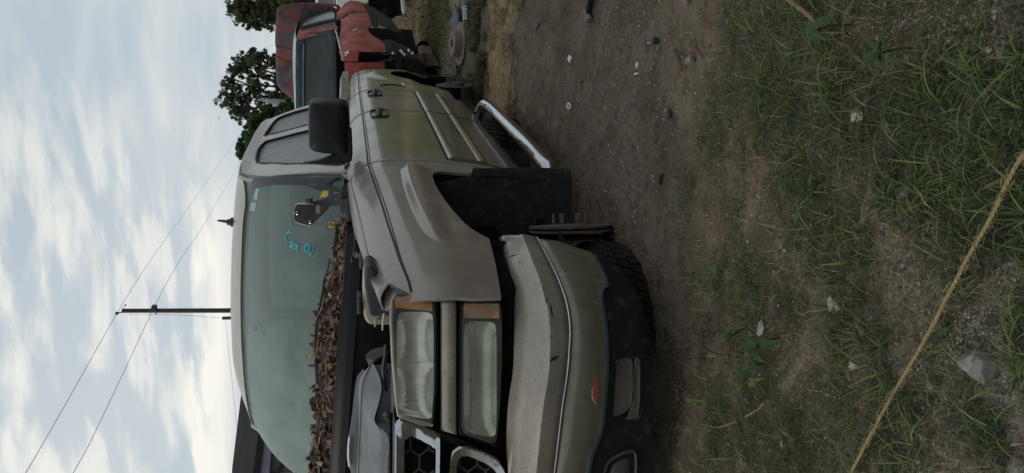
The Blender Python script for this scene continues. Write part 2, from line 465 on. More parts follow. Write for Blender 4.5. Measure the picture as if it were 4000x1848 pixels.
def tree(name, label, px_clumps, Y, mtl, base, leaf=.13, dens=110, r_seed=1, group=None, sub=7, cat='tree', trunk_r=.22):
    """clumps given as (sight-line x, y, radius in pixels) at depth Y; a trunk and limbs reach each of them"""
    r = np.random.default_rng(r_seed); k = 0
    o = thing(name, base, label, cat, group); B = np.array(base, float)
    cl = []; cen = []
    for x, y, rp in px_clumps:
        dy = r.normal()*rp/70*.5
        c = pl(x, y, 'Y', Y+dy); R_ = rp*(Y-CAM[1])/FPX; cen.append((c, R_))
        for i in range(sub):
            d = r.normal(size=3); d /= np.linalg.norm(d); q = c+d*R_*(.25+.85*r.random())
            rr = R_*(.14+.24*r.random()); cl.append((*q, rr, int(dens*(.6+.8*r.random()))))
    V, F = leaves_mesh(cl, leaf, r); mesh('foliage', V, F, mtl, o, smooth=False)
    tb = MB(); top = np.mean([c for c, _ in cen], axis=0); fork = B+(top-B)*.45
    tb.tube(smoothline([B-np.array((0, 0, .2)), B+(fork-B)*.5+np.array((.1, 0, 0)), fork], 8), np.linspace(trunk_r, trunk_r*.7, 8), 8)
    tb.build('trunk', BARK, o)
    lb = MB()
    for c, R_ in cen:
        mid = fork+(c-fork)*.5+r.normal(size=3)*R_*.25
        lb.tube(smoothline([fork, mid, c], 10), np.linspace(trunk_r*.5, trunk_r*.10, 10), 6)
        for i in range(3):
            e = c+r.normal(size=3)*R_*.6; lb.tube([c+(fork-c)*.2, (c+e)/2+r.normal(size=3)*.05, e], [trunk_r*.16, trunk_r*.11, trunk_r*.04], 5)
    lb.build('limb', BARK, o)
    return o
DT = 42.0
g0 = lambda x, y, Y: tuple(pl(x, y, 'Y', Y)[:2])
tree('oak_tree', 'airy dark oak tree with gaps in its crown, behind the red hood panel', [(925, 268, 36), (905, 330, 40), (905, 395, 50), (960, 430, 46), (935, 440, 38), (955, 245, 42), (1000, 225, 36), (1010, 290, 44), (1040, 400, 52), (1060, 250, 40), (985, 350, 36), (1085, 330, 50), (1000, 470, 36), (1040, 460, 40), (1110, 400, 40)], DT, LEAFD, (*g0(1150, 330, DT), 0), leaf=.085, dens=46, r_seed=3, sub=28)
tree('oak_tree', 'dark tree crown cut off by the top photo edge, beside the red hood panel', [(930, 20, 46), (945, 55, 40), (985, 30, 48), (975, 75, 36), (1020, 55, 44), (1050, 20, 40), (1060, 70, 36), (1010, 95, 26), (960, -30, 50), (1020, -40, 60), (1080, 0, 40), (1100, 90, 26), (1085, 50, 30)], 36, LEAFD, (*g0(1150, 0, 36), 0), leaf=.078, dens=52, r_seed=5, sub=28)
tree('leafy_bush', 'dense mid green bush right behind the pickup cab', [(985, 500, 40), (1010, 470, 30), (1050, 440, 40), (1020, 500, 44), (1060, 480, 50), (1110, 440, 56), (960, 540, 30), (1000, 560, 40), (1150, 420, 50), (1190, 440, 50), (1100, 520, 60), (1180, 530, 60), (1060, 560, 50)], 30, LEAFB, (*g0(1200, 480, 30), 0), leaf=.07, dens=170, r_seed=8, cat='bush', sub=22)
tree('small_tree', 'small dark tree peeking over the pickup roof corner', [(945, 575, 22), (940, 600, 22), (965, 590, 26), (970, 615, 20), (1000, 600, 34), (1040, 600, 40)], 40, LEAFD, (*g0(1200, 590, 40), 0), leaf=.08, dens=66, r_seed=9, sub=24, trunk_r=.14)
tree('small_tree', 'small tree behind the far windshield pillar, beside the shed roof', [(955, 1648, 20), (975, 1665, 26), (970, 1690, 20), (985, 1710, 26), (1000, 1735, 20), (1010, 1700, 34), (1010, 1755, 14), (990, 1640, 26), (1040, 1740, 30), (1040, 1680, 30)], 30, LEAFD, (*g0(1300, 1700, 30), 0), leaf=.062, dens=50, r_seed=12, sub=26, trunk_r=.12)
tree('shrub', 'pale yellow-green shrub beside the white pickup cab', [(1110, 10, 26), (1130, 0, 30), (1160, 12, 26), (1190, 4, 28), (1220, 10, 26), (1150, -30, 40), (1210, -30, 40), (1240, 20, 30), (1280, 0, 40)], 24, LEAFY, (*g0(1420, 0, 24), 0), leaf=.08, dens=180, r_seed=14, cat='shrub', trunk_r=.08)
# far wood closing the horizon: reads as one mass
r = np.random.default_rng(31); cl = []
for i in range(210):
    a = -150+300*i/210+r.normal()*2; d = 120+r.normal()*8; hgt = 4.5+2.0*r.random()
    for k in range(2): cl.append((a, d, hgt*(.25+.45*k)+r.random(), 2.4, 40))
V, F = leaves_mesh(cl, .9, r); fw = mesh('wood', V, F, LEAFD, None, smooth=False, loc=(0, 120, 0)); tag(fw, kind='stuff')

# ---------------------------------------------------------------- poles and wires
WOOD = mat('weathered_pole_wood', (.048, .044, .040), (.08, .073, .066), scale=3, rough=.95, stretch=(6, 6, .5), bump=.01, bscale=14)
WIRE = mat('wire', (.20, .20, .205), rough=.6, metal=.3)
PY = 25.0
ptop = pl(477, 1214, 'Y', PY); pbot = np.array((ptop[0]-.05, PY, 0)); p9 = pl(905, 1213, 'Y', PY)
pole = thing('utility_pole', tuple(pbot), 'tall dark wooden utility pole carrying two wires, behind the pickup roof', 'utility pole')
dirn = (p9-ptop)/np.linalg.norm(p9-ptop); foot = ptop+dirn*(ptop[2]/-dirn[2])
tube('post', [ptop, (ptop+foot)/2, foot], [.078, .092, .105], WOOD, pole, seg=12)
b = MB(); i0 = pl(457, 1224, 'Y', PY-.1); b.tube([ptop+np.array((0, -.1, -.05)), i0], .022, 6); b.lathe([(.0, .06), (.05, .05), (.06, 0), (.04, -.05)], i0, (0, 0, 1), 10); b.build('pole_bracket', WOOD, pole)
i1 = pl(602, 1201, 'Y', PY-.12); b = MB(); b.box(i1-np.array((.10, .10, .08)), i1+np.array((.06, .12, .08))); b.tube([i1, i1+np.array((-.34, .1, -.02))], .02, 6); b.build('pole_clamp', SEALG := mat('dark_hardware', (.02, .02, .02), rough=.6), pole)
st = pl(490, 1192, 'Y', PY-.1); b = MB(); b.tube([ptop, st], .008, 5); b.lathe([(0, .04), (.04, .0), (0, -.04)], st, (0, 0, 1), 8); b.build('tie_wire', SEALG, pole)
tube('drop_wire', smoothline([pl(498, 1228, 'Y', PY-.2), pl(660, 1229, 'Y', PY-.3), pl(860, 1242, 'Y', PY-.6)], 14), .006, WIRE, pole, seg=5)
def wire(label, pts, r_=.008):
    p = smoothline(pts, 40); o = tube('overhead_wire', p-p[20], r_, WIRE, None, seg=5); o.location = Vector(p[20]); return tag(o, label, 'wire', 'overhead wires')
wire('overhead wire slanting across the sky to the pole top', [pl(30, 1968, 'Y', 13.0), pl(103, 1848, 'Y', 14.6), pl(290, 1520, 'Y', 18.6), i0, pl(700, 862, 'Y', 46), pl(952, 505, 'Y', 100)])
wire('overhead wire slanting across the sky to the middle of the pole', [pl(240, 1930, 'Y', 12.6), pl(290, 1848, 'Y', 13.6), pl(440, 1545, 'Y', 17.8), i1+np.array((0, -.1, 0)), pl(790, 888, 'Y', 45), pl(900, 700, 'Y', 80), pl(945, 622, 'Y', 105)])
q2 = pl(868, 1243, 'Y', 52); pole2 = thing('utility_pole', (q2[0], 52, 0), 'short distant utility pole just showing above the pickup roof', 'utility pole')
tube('post', [q2, (q2[0], 52, 0)], [.12, .14], WOOD, pole2, seg=10)
wire('thin sagging wire low over the far end of the pickup roof', [pl(880, 1248, 'Y', 51.8), pl(897, 1400, 'Y', 44), pl(918, 1600, 'Y', 36), pl(946, 1848, 'Y', 30), pl(960, 1950, 'Y', 28)], .009)
# transformer pole
TG = mat('pale_grey_metal', (.42, .43, .44), (.34, .35, .36), scale=3, rough=.5)
tp0 = pl(1016, 386, 'Y', 34); tp1 = pl(1150, 397, 'Y', 34); dirn = (tp1-tp0)/np.linalg.norm(tp1-tp0); tf = tp0+dirn*(tp0[2]/-dirn[2])
tpole = thing('transformer_pole', tuple(tf), 'pale leaning pole with a grey transformer can, in front of the trees', 'utility pole')
tube('post', [tp0, (tp0+tf)/2, tf], [.05, .075, .095], mat('pale_pole_wood', (.34, .31, .25), (.25, .23, .18), scale=3, rough=.9), tpole, seg=10)
ct = pl(1068, 402, 'Y', 33.7); b = MB(); b.lathe([(0, .33), (.12, .33), (.17, .28), (.17, -.26), (.15, -.30), (0, -.30)], ct, (0, 0, 1), 18); can_ = b.build('transformer_can', TG, tpole)
b = MB(); 
for dx in (-.08, .08): b.lathe([(0, .5), (.03, .49), (.045, .42), (.03, .36), (.045, .33)], ct+np.array((dx, 0, 0)), (0, 0, 1), 8)
b.build('bushing', TG, tpole)
b = MB(); b.box(pl(1056, 392, 'Y', 33.8)-np.array((.35, .04, .04)), pl(1056, 392, 'Y', 33.8)+np.array((.35, .04, .04))); b.build('crossarm', WOOD, tpole)

# ---------------------------------------------------------------- shed on the left
SHD = mat('shed_roof_metal', (.014, .014, .015), (.024, .024, .025), scale=2, rough=.95, spec=.1)
FAS = mat('blue_grey_fascia', (.105, .115, .17), (.12, .13, .185), scale=3, rough=.6)
SID = mat('grey_siding', (.055, .06, .07), (.075, .08, .09), scale=3, rough=.8, stretch=(1, 1, .2))
shed = thing('shed', (-8.6, 10.6, 0), 'dark grey shed with blue-grey fascia and vent pipe at the bottom photo edge', 'shed')
def shp(x, y, Y=9.0): return pl(x, y, 'Y', Y)
ea, eb = shp(1008, 1700), shp(985, 1875); fa, fb = shp(1033, 1700), shp(1012, 1875); ga, gb = shp(1066, 1700), shp(1048, 1875)
ext = (ea-eb)*.9
L0 = eb-(ea-eb)*3.2
def line_at(p, q, k): return p+(q-p)*k
roofT = [ea+ext*.05, L0]; 
MB().prism([ea+ext*.05, L0, L0+np.array((0, 0, -.16)), fa+ext*.05], np.array((.15, 4.2, .6))).build('roof', SHD, shed)
MB().prism([fa+ext*.05+np.array((0, .03, 0)), L0+np.array((0, .03, -.16)), L0+np.array((0, .03, -.38)), ga+ext*.05+np.array((0, .03, 0))], np.array((.05, .05, .0))).build('fascia', FAS, shed)
wl0 = ga+ext*.02+np.array((0, .12, 0)); wl1 = L0+np.array((0, .12, -.36))
nbd = 22
bd = None
for i in range(nbd):
    p, q = line_at(wl0, wl1, i/nbd), line_at(wl0, wl1, (i+.93)/nbd)
    MB().prism([p, q, (q[0], q[1], 0), (p[0], p[1], 0)], np.array((0, .025, 0))).build('siding_board', SID, shed, smooth=False)
MB().prism([wl0+np.array((0, .04, 0)), wl1+np.array((0, .04, 0)), (wl1[0], wl1[1]+.04, 0), (wl0[0], wl0[1]+.04, 0)], np.array((.05, 3.6, 0))).build('wall', SID, shed)
tube('brace', [shp(1118, 1800, 9.05), shp(1062, 1875, 9.05)], .04, SHD, shed, seg=6)
vp = shp(998, 1795, 9.8); tube('vent_pipe', [vp+np.array((0, 0, -.5)), vp, pl(979, 1790, 'Y', 9.8)], .033, TG, shed, seg=10)
# ---------------------------------------------------------------- materials
def paint_mat(name, base, dust, grass_reflection=None, ymin=.55, ymax=.95, rough=.36, metal=.4, grime=0., gscale=70):
    m = mat(name, base, dust, scale=5, rough=rough, rough2=min(.9, rough+.25), metal=metal, lo=.42, hi=.72, coat=.5, bump=.0003, bscale=900)
    t, b, mp, nz, rg, mix, g, c = m_help[name]
    s = t.nodes.new('ShaderNodeSeparateXYZ'); t.links.new(g.outputs['Position'], s.inputs[0])
    # fine specks of dirt
    c = mix(rg(nz(160, 3), .62, .72, 0, .5), c, tuple(x*.45 for x in base))
    if grass_reflection:  # green reflection of grass and trees painted in, low and rearward
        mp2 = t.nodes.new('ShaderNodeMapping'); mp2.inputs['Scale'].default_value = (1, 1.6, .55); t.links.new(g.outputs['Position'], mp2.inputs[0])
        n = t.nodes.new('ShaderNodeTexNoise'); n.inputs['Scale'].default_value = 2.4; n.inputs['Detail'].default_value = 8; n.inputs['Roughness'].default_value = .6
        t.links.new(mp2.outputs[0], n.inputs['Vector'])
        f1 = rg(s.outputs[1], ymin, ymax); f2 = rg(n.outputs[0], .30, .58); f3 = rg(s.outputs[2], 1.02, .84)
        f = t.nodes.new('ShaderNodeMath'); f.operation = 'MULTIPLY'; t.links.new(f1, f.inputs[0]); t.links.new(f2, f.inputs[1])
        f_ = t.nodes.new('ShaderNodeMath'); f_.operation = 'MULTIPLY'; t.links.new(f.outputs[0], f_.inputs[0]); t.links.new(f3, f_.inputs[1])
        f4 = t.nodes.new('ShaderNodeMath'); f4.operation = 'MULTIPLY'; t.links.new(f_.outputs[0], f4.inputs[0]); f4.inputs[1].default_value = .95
        c = mix(f4.outputs[0], c, grass_reflection)
    if grime:
        c = mix(rg(nz(gscale, 5), .54, .64, 0, grime), c, (.105, .078, .058))
        c = mix(rg(nz(5.5, 7), .50, .68, 0, grime), c, tuple(x*.55 for x in base))
    # pale dry scuffs
    mp3 = t.nodes.new('ShaderNodeMapping'); mp3.inputs['Scale'].default_value = (1, 14, 2.2); t.links.new(g.outputs['Position'], mp3.inputs[0])
    n3 = t.nodes.new('ShaderNodeTexNoise'); n3.inputs['Scale'].default_value = 4.0; n3.inputs['Detail'].default_value = 5; t.links.new(mp3.outputs[0], n3.inputs['Vector'])
    c = mix(rg(n3.outputs[0], .57, .74, 0, .32), c, tuple(min(.6, x*1.55+.03) for x in base))
    t.links.new(c, b.inputs['Base Color'])
    return m
PAINT = paint_mat('beige_paint', (.25, .22, .186), (.305, .275, .238), (.165, .172, .066))  # last colour: grass reflection painted onto doors and bed side
PAINT_F = paint_mat('beige_bumper_paint', (.31, .272, .225), (.37, .335, .285), None, grime=.32)
PAINT_L = paint_mat('grass_reflection_paint', (.20, .185, .14), (.125, .12, .08), (.128, .124, .084), ymin=-2, ymax=-1.5, grime=.5, gscale=18)  # reflected grass green painted into the colour, with grime over it
BROWN_L = paint_mat('lower_door_paint', (.15, .118, .092), (.105, .085, .068), None, rough=.5)
RIDGE = paint_mat('lime_trim', (.20, .20, .085), (.15, .155, .05), None, rough=.5, metal=.1)  # yellow-green tone of the cladding ridge
BLACK = mat('black_plastic', (.012, .012, .013), (.028, .027, .026), scale=14, rough=.5, bump=.0006, bscale=500)
BLACKD = mat('dusty_black_plastic', (.010, .010, .010), (.04, .036, .033), scale=22, rough=.8, spec=.2, lo=.5, hi=.75, bump=.001, bscale=300)
MIRR = mat('mirror_black_plastic', (.007, .0075, .010), (.012, .013, .016), scale=30, rough=.45, spec=.22, bump=.0004, bscale=900)
RUBBER = mat('tyre_rubber', (.008, .008, .008), (.022, .020, .018), scale=9, rough=.85, spec=.2, bump=.002, bscale=120)
SEAL = mat('rubber_seal', (.007, .007, .008), rough=.5, spec=.25)
VOID = mat('dark_underbody', (.004, .004, .004), (.010, .009, .008), scale=6, rough=.95, spec=.08)
CHROME = mat('dull_chrome', (.46, .47, .49), (.30, .30, .30), scale=30, rough=.10, metal=1., rough2=.28, lo=.5, hi=.75)
CHROMED = mat('grimy_chrome', (.42, .41, .39), (.16, .14, .12), scale=18, rough=.2, metal=1., rough2=.5, lo=.45, hi=.68)
RUST = mat('rusty_iron', (.065, .041, .030), (.11, .08, .062), scale=16, rough=.85, c3=(.04, .026, .02), scale3=7, bump=.002, bscale=120)
STEEL = mat('dirty_steel', (.05, .045, .04), (.09, .08, .07), scale=10, rough=.6, metal=.5, bump=.001, bscale=100)
GREYP = mat('grey_engine_plastic', (.085, .089, .095), (.135, .138, .142), scale=7, rough=.42, bump=.0025, bscale=170, lo=.4, hi=.62, c3=(.16, .16, .158), scale3=60, lo3=.58, hi3=.68)
GREYT = mat('dark_grey_plastic', (.03, .031, .034), (.05, .05, .052), scale=8, rough=.5, bump=.0015, bscale=200)
RESV = mat('yellowed_translucent_plastic', (.42, .40, .29), (.30, .28, .19), scale=6, rough=.4)
SCRIPT = mat('cyan_marker', (.08, .50, .58), rough=.6)
YELLOW = mat('yellow_label', (.55, .38, .06), (.45, .30, .05), scale=40, rough=.6)
INK = mat('black_ink', (.01, .01, .01), rough=.6)
PALEST = mat('pale_green_sticker', (.22, .36, .30), rough=.5)
WHITEL = mat('white_label', (.5, .52, .54), rough=.5)
FRIT = mat('windshield_border', (.016, .016, .021), (.035, .034, .038), scale=10, rough=.22, stretch=(1, .5, 3))
SEATM = mat('dark_seat_cloth', (.02, .02, .021), (.035, .033, .03), scale=20, rough=.9)

def glass_mat(name, dust, dust2, amount, rough, tint=(.03, .04, .038), gspec=.6, bump=0., bscale=30, stretch=(1, 1, 1), scale=4., lo=.35, hi=.68, transp=.25, through=(.34, .42, .39), sheen_gradx=None):
    """grimy automotive glass: a film of dust over dark tinted glass that lets a little through"""
    m = mat(name, dust, dust2, scale=scale, rough=.8, stretch=stretch, lo=lo, hi=hi, bump=bump, bscale=bscale)
    t, b, mp, nz, rg, mix, g, c = m_help[name]
    out = t.nodes['Material Output']
    gl = t.nodes.new('ShaderNodeBsdfPrincipled'); gl.inputs['Base Color'].default_value = (*tint, 1); gl.inputs['Roughness'].default_value = rough
    gl.inputs['Specular IOR Level'].default_value = gspec
    if bump: t.links.new([l.from_socket for l in t.links if l.to_socket == b.inputs['Normal']][0], gl.inputs['Normal'])
    tr = t.nodes.new('ShaderNodeBsdfTransparent'); tr.inputs[0].default_value = (*through, 1)
    m1 = t.nodes.new('ShaderNodeMixShader'); m1.inputs[0].default_value = transp
    t.links.new(gl.outputs[0], m1.inputs[1]); t.links.new(tr.outputs[0], m1.inputs[2])
    m2 = t.nodes.new('ShaderNodeMixShader'); fa = rg(nz(scale*2.3), .3, .7, amount*.8, amount*1.2)
    if sheen_gradx:  # grazing sky sheen painted as a denser pale film along X
        sx = t.nodes.new('ShaderNodeSeparateXYZ'); t.links.new(g.outputs['Position'], sx.inputs[0])
        mu = t.nodes.new('ShaderNodeMath'); mu.operation = 'MULTIPLY'; mu.use_clamp = True
        t.links.new(fa, mu.inputs[0]); t.links.new(rg(sx.outputs[0], sheen_gradx[0], sheen_gradx[1], sheen_gradx[2], sheen_gradx[3]), mu.inputs[1]); fa = mu.outputs[0]
    t.links.new(fa, m2.inputs[0])
    t.links.new(m1.outputs[0], m2.inputs[1]); t.links.new(b.outputs[0], m2.inputs[2])
    t.links.new(m2.outputs[0], out.inputs[0])
    return m
WSG = glass_mat('windshield_glass', (.165, .225, .195), (.25, .32, .265), .42, .20, scale=1.8, stretch=(1, .6, 1), bump=.0011, bscale=190, transp=.10, sheen_gradx=(.35, -.85, .85, 1.75))  # sky sheen painted in, brighter towards the passenger side
SIDEG = glass_mat('front_side_glass', (.25, .275, .28), (.37, .40, .395), .36, .07, scale=9, stretch=(1, 2.5, .6), bump=.0016, bscale=45, transp=.15)
SIDEG2 = glass_mat('rear_side_glass', (.17, .17, .19), (.27, .27, .29), .30, .10, scale=14, stretch=(1, 3, .7), bump=.0014, bscale=70, transp=.12)
LENS = glass_mat('hazed_headlight_lens', (.44, .44, .41), (.54, .54, .50), .075, .09, tint=(.12, .12, .115), scale=7, bump=.0012, bscale=60, transp=.80, through=(.93, .93, .88))
LENS2 = glass_mat('wet_lamp_lens', (.34, .35, .30), (.48, .49, .43), .09, .10, tint=(.07, .075, .065), scale=22, bump=.004, bscale=190, transp=.74, through=(.88, .90, .80))
AMBER = mat('amber_lens', (.40, .18, .075), (.25, .145, .085), scale=11, rough=.2, coat=.5, bump=.001, bscale=140, c3=(.23, .21, .15), scale3=7, lo3=.45, hi3=.6)
REFL = mat('lamp_reflector', (.95, .95, .91), (.72, .72, .67), scale=5, rough=.26, metal=.7, stretch=(2.5, 1, 1), lo=.4, hi=.6)

# ================================================================ the beige pickup
BASE = (0.0, 1.6, 0.0)
truck = thing('beige_pickup', BASE, 'dusty beige crew cab pickup with hood and wheels missing, in the foreground', 'pickup truck')
sX = lambda u, v: (S(u, v), u, v)
def ztop(Y): return 1.062-float(_Zs(Y))

# front fender: side panel with the wheel opening
arch = [(.448, .26), (.444, .45), (.436, .62), (.42, .668), (.385, .70), (.33, .713), (.20, .716), (.08, .707), (-.03, .695), (-.136, .678), (-.22, .66), (-.29, .637), (-.335, .61), (-.378, .578)]
fr = [(-.56, .588), (-.753, .600), (-.762, .70), (-.761, .812), (-.742, .89), (-.70, ztop(-.70))]
top = [(y, ztop(y)) for y in np.linspace(-.6, .588, 14)]
poly = arch+fr+top+[(.594, .98), (.597, .80), (.600, .62), (.585, .52), (.57, .26)]
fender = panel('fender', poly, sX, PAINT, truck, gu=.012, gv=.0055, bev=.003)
# the fender's top, curving in to the hood opening
oc = [np.array((S(y, ztop(y)), y, ztop(y))) for y in np.linspace(-.70, .588, 26)]
ic = smoothline([pl(1517, 1112, 'Y', -.67), pl(1492, 1108, 'Y', -.60), pl(1462, 1070, 'Y', -.48), pl(1438, 1035, 'Y', -.37), pl(1412, 980, 'Y', -.18), pl(1391, 930, 'Y', .0), pl(1379, 870, 'Y', .2), pl(1373, 820, 'Y', .40), pl(1374, 775, 'Y', .56), pl(1365, 742, 'Y', .66)], 26)
rows = []
for t_ in (0, .12, .28, .48, .7, .88, 1.0):
    r_ = []
    for a, b in zip(oc, ic):
        p = a+(b-a)*t_; p = p.copy(); p[2] += .016*math.sin(math.pi*min(1, t_*1.05)); r_.append(p)
    rows.append(r_)
rows.append([p+np.array((-.004, 0, -.012)) for p in rows[-1]])
rows.append([p+np.array((-.012, 0, -.004)) for p in rows[-1]])
loft('fender_top', rows, PAINT, fender, flip=False, th=.004)
# flange strip inside the hood opening, brighter bare edge
inn = [p+np.array((-.02, 0, -.012)) for p in ic]
loft('hood_flange', [inn[:20], [p+np.array((-.035-.01*math.sin(i*1.7), 0, -.006)) for i, p in enumerate(inn[:20])]], PAINT, fender, th=.004)
# fender top corner at the windshield
ca = [np.array((S(.588, ztop(.588)), .588, ztop(.588))), np.array((S(.7, 1.07), .69, 1.07)), pl(1340, 678, 'Y', .80)]
cb_ = [pl(1365, 742, 'Y', .66), pl(1362, 705, 'Y', .72), pl(1333, 690, 'Y', .82)]
loft('fender_corner', [ca, [(p+q)/2+np.array((0, 0, .006)) for p, q in zip(ca, cb_)], cb_], PAINT, fender, th=.006)

# doors
gapF = yz((1436, 636), (1470, 633), (1500, 628), (1600, 626), (1690, 630), (1770, 648))
fd_front = [(.608, 1.062), (.609, .98), (.609, .80), (.611, .62), (.600, .52), (.588, .40), (.585, .285)]
fd_rear = [(1.84, .25), (1.86, .45), (1.866, .62), (1.856, .80), (1.85, .98), (1.85, 1.085)]
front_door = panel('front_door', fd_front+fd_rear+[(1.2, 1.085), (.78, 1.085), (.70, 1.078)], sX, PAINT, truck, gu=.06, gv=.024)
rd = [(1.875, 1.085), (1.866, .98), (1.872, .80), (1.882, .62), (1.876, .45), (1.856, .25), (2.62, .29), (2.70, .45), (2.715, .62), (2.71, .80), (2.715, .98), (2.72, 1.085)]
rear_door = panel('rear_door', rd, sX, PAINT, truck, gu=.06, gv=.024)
# bed side with the rear wheel opening
ra = [(3.5+.35*math.cos(a)*1.03, .34+.40*math.sin(a)) for a in np.linspace(0, math.pi, 20)]
bed_poly = [(2.735, 1.062), (2.73, .9), (2.735, .62), (2.72, .45), (2.70, .30), (3.12, .30)]+ra[::-1]+[(3.87, .30), (4.55, .34), (4.6, 1.0), (4.5, 1.062)]
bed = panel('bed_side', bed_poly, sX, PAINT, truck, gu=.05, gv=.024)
bt = [[np.array((S(y, 1.062)-dx, y, 1.062+dz)) for y in np.linspace(2.735, 4.5, 14)] for dx, dz in ((0, 0), (.02, .010), (.05, .014), (.08, .012), (.085, -.03))]
loft('bed_rail', bt, PAINT, bed, th=.004)
# fuel door ajar on the bed side
fp = yz((1486, 336), (1500, 334), (1540, 333), (1575, 338), (1582, 343))
flo = [np.array((S(a, b)+.004, a, b)) for a, b in fp]
mesh('fuel_door', flo+[p+np.array((.012, .12, 0)) for p in flo], [(i, i+1, i+1+len(flo), i+len(flo)) for i in range(len(flo)-1)], PAINT, bed, angle=None)
tube('fuel_door_gap', [p+np.array((.002, -.004, 0)) for p in smoothline(flo, 16)], .0035, SEAL, bed, seg=5)

# body groove along the shoulder, its shade painted as thin dark strips
def ribbon(name, pts, hw, m, parent, off=.0012):
    r0 = [np.array((S(y, z+hw)+off, y, z+hw)) for y, z in pts]; r1 = [np.array((S(y, z-hw)+off, y, z-hw)) for y, z in pts]
    return loft(name, [r0, r1], m, parent, flip=True)
stp = yz((1604, 1122), (1588, 1080), (1560, 1010), (1535, 935), (1510, 860), (1490, 795), (1470, 740), (1452, 685), (1438, 643))
sy = np.array([p[0] for p in stp]); sz = np.array([p[1] for p in stp]); fz = pchip(sy, sz)
def strp(a, b, n): return [(y, float(fz(y)) if y < .584 else .986+.013*sm(y, .6, 3)) for y in np.linspace(a, b, n)]
for pa, a, b in ((fender, -.708, .592), (front_door, .612, 1.846), (rear_door, 1.872, 2.708), (bed, 2.74, 4.3)):
    s_ = strp(a, b, 30)
    ribbon('groove_shade', s_, .0042, INK, pa)
    if pa is fender: s_ = [(y, z-.011+.0085*sm(-y, .1, .7)) for y, z in s_]
    else: s_ = [(y, z-.011) for y, z in s_]
    ribbon('groove_shade', s_, .0022, INK, pa)

# moulded lower cladding on the doors: dark groove, dull lip, green panel, lime ridge, brown sill
def cladding(pa, y0, y1, bot):
    ys = np.linspace(y0, y1, 26)
    def row(z, o): return [np.array((S(y, z)+o, y, z)) for y in ys]
    loft('cladding_groove', [row(.612, .0015), row(.600, .001)], INK, pa, flip=True)
    loft('cladding_lip', [row(.597, .001), row(.590, .006), row(.578, .0115), row(.566, .011), row(.559, .006)], PAINT, pa, flip=True)
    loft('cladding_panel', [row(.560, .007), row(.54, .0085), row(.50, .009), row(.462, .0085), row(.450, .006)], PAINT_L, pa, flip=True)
    loft('cladding_ridge', [row(.452, .007), row(.444, .014), row(.430, .016), row(.417, .013), row(.410, .004)], RIDGE, pa, flip=True)
    loft('cladding_seam', [row(.4095, .006), row(.405, .005)], INK, pa, flip=True)
    loft('door_sill_panel', [row(.4045, .004), row(.36, .004), row(.31, .004), row(.262, .003), row(.236, -.008)], BROWN_L, pa, flip=True)
    e = [np.array((S(y1, z)+o, y0, z)) for z, o in ((.600, .002), (.578, .014), (.52, .010), (.455, .009), (.43, .017), (.408, .004))]
    loft('cladding_end', [e, [p-np.array((.016, 0, 0)) for p in e]], BROWN_L, pa)
cladding(front_door, .665, 1.855, .22)
cladding(rear_door, 1.880, 2.69, .24)
# sill under the doors
sill_r = [[np.array((S(.9, z)+dx-float(_Ty(y)), y, z)) for y in np.linspace(.46, 2.72, 20)] for z, dx in ((.25, -.012), (.226, -.018), (.20, -.03), (.17, -.06), (.165, -.12))]
loft('sill', sill_r, BROWN_L, truck, flip=True, th=.004)

# door handles: black cup and strap
def door_handle(pa, x, y, x0, x1, y0, y1):
    c = side(x, y); a = yz((x0, y), (x1, y)); b = yz((x, y0), (x, y1))
    zc = (a[0][1]+a[1][1])/2; hz = abs(a[0][1]-a[1][1])/2; yc = (b[0][0]+b[1][0])/2; hy = abs(b[0][0]-b[1][0])/2
    hz *= .95
    sq = rounded([(yc-hy, zc-hz*.8), (yc+hy, zc-hz), (yc+hy, zc+hz), (yc-hy, zc+hz*.9)], .04, 5)
    n = len(sq); cen = np.array((yc, zc)); sq = np.array(sq)
    def ring(k, o): return [np.array((S(p[0], p[1])+o, *p)) for p in cen+(sq-cen)*k]
    cup = loft('door_handle', [ring(1.0, -.002), ring(1.0, .008), ring(.94, .012), ring(.86, .010), ring(.80, -.004), ring(.66, -.026), ring(.2, -.030)], BLACK, pa, closed=True, flip=True)
    st = []
    for t_ in np.linspace(0, 1, 9):
        z = zc+hz*(.92-1.55*t_) ; st.append((z, .014+.012*math.sin(math.pi*t_)))
    rows = []
    for dz_, do in ((.26, -.004), (.20, .004), (.05, .007), (-.10, .004), (-.16, -.004)):
        rows.append([np.array((S(yc+hy*q, zc+hz*dz_)+.006+do+.016*math.sin(math.pi*(q+.95)/1.9), yc+hy*q, zc+hz*dz_)) for q in np.linspace(-.95, .95, 11)])
    s = loft('handle_strap', rows, MIRR, pa); solid(s, .006, -1, .002)
    return cup
door_handle(front_door, 1477, 445, 1441, 1524, 431, 461)
door_handle(rear_door, 1463, 366, 1431, 1498, 357, 377)

# greenhouse: one frame with the two side windows open to the belt line
wf = yz((1346, 641), (1250, 640.5), (1120, 640), (1030, 638), (1004, 634), (1000, 620), (1007, 589), (1020, 568), (1039, 551), (1110, 533), (1203, 509))
wf += [(1.955, 1.087)]
wr = [(2.10, 1.087)]+yz((1199, 488), (1110, 512), (1046, 527), (1033, 531), (1038, 519), (1052, 500), (1068, 478), (1085, 462), (1112, 450), (1150, 437), (1230, 416))+[(2.60, 1.087)]
wf = [(max(.93, min(2.6, a)), b) for a, b in wf]
gout = [(.80, 1.087), (.86, 1.16), (.99, 1.33), (1.14, 1.50), (1.25, 1.60), (1.37, 1.672), (1.6, 1.69), (1.85, 1.697), (2.256, 1.685), (2.55, 1.668), (2.68, 1.645), (2.715, 1.58), (2.725, 1.40), (2.725, 1.087)]
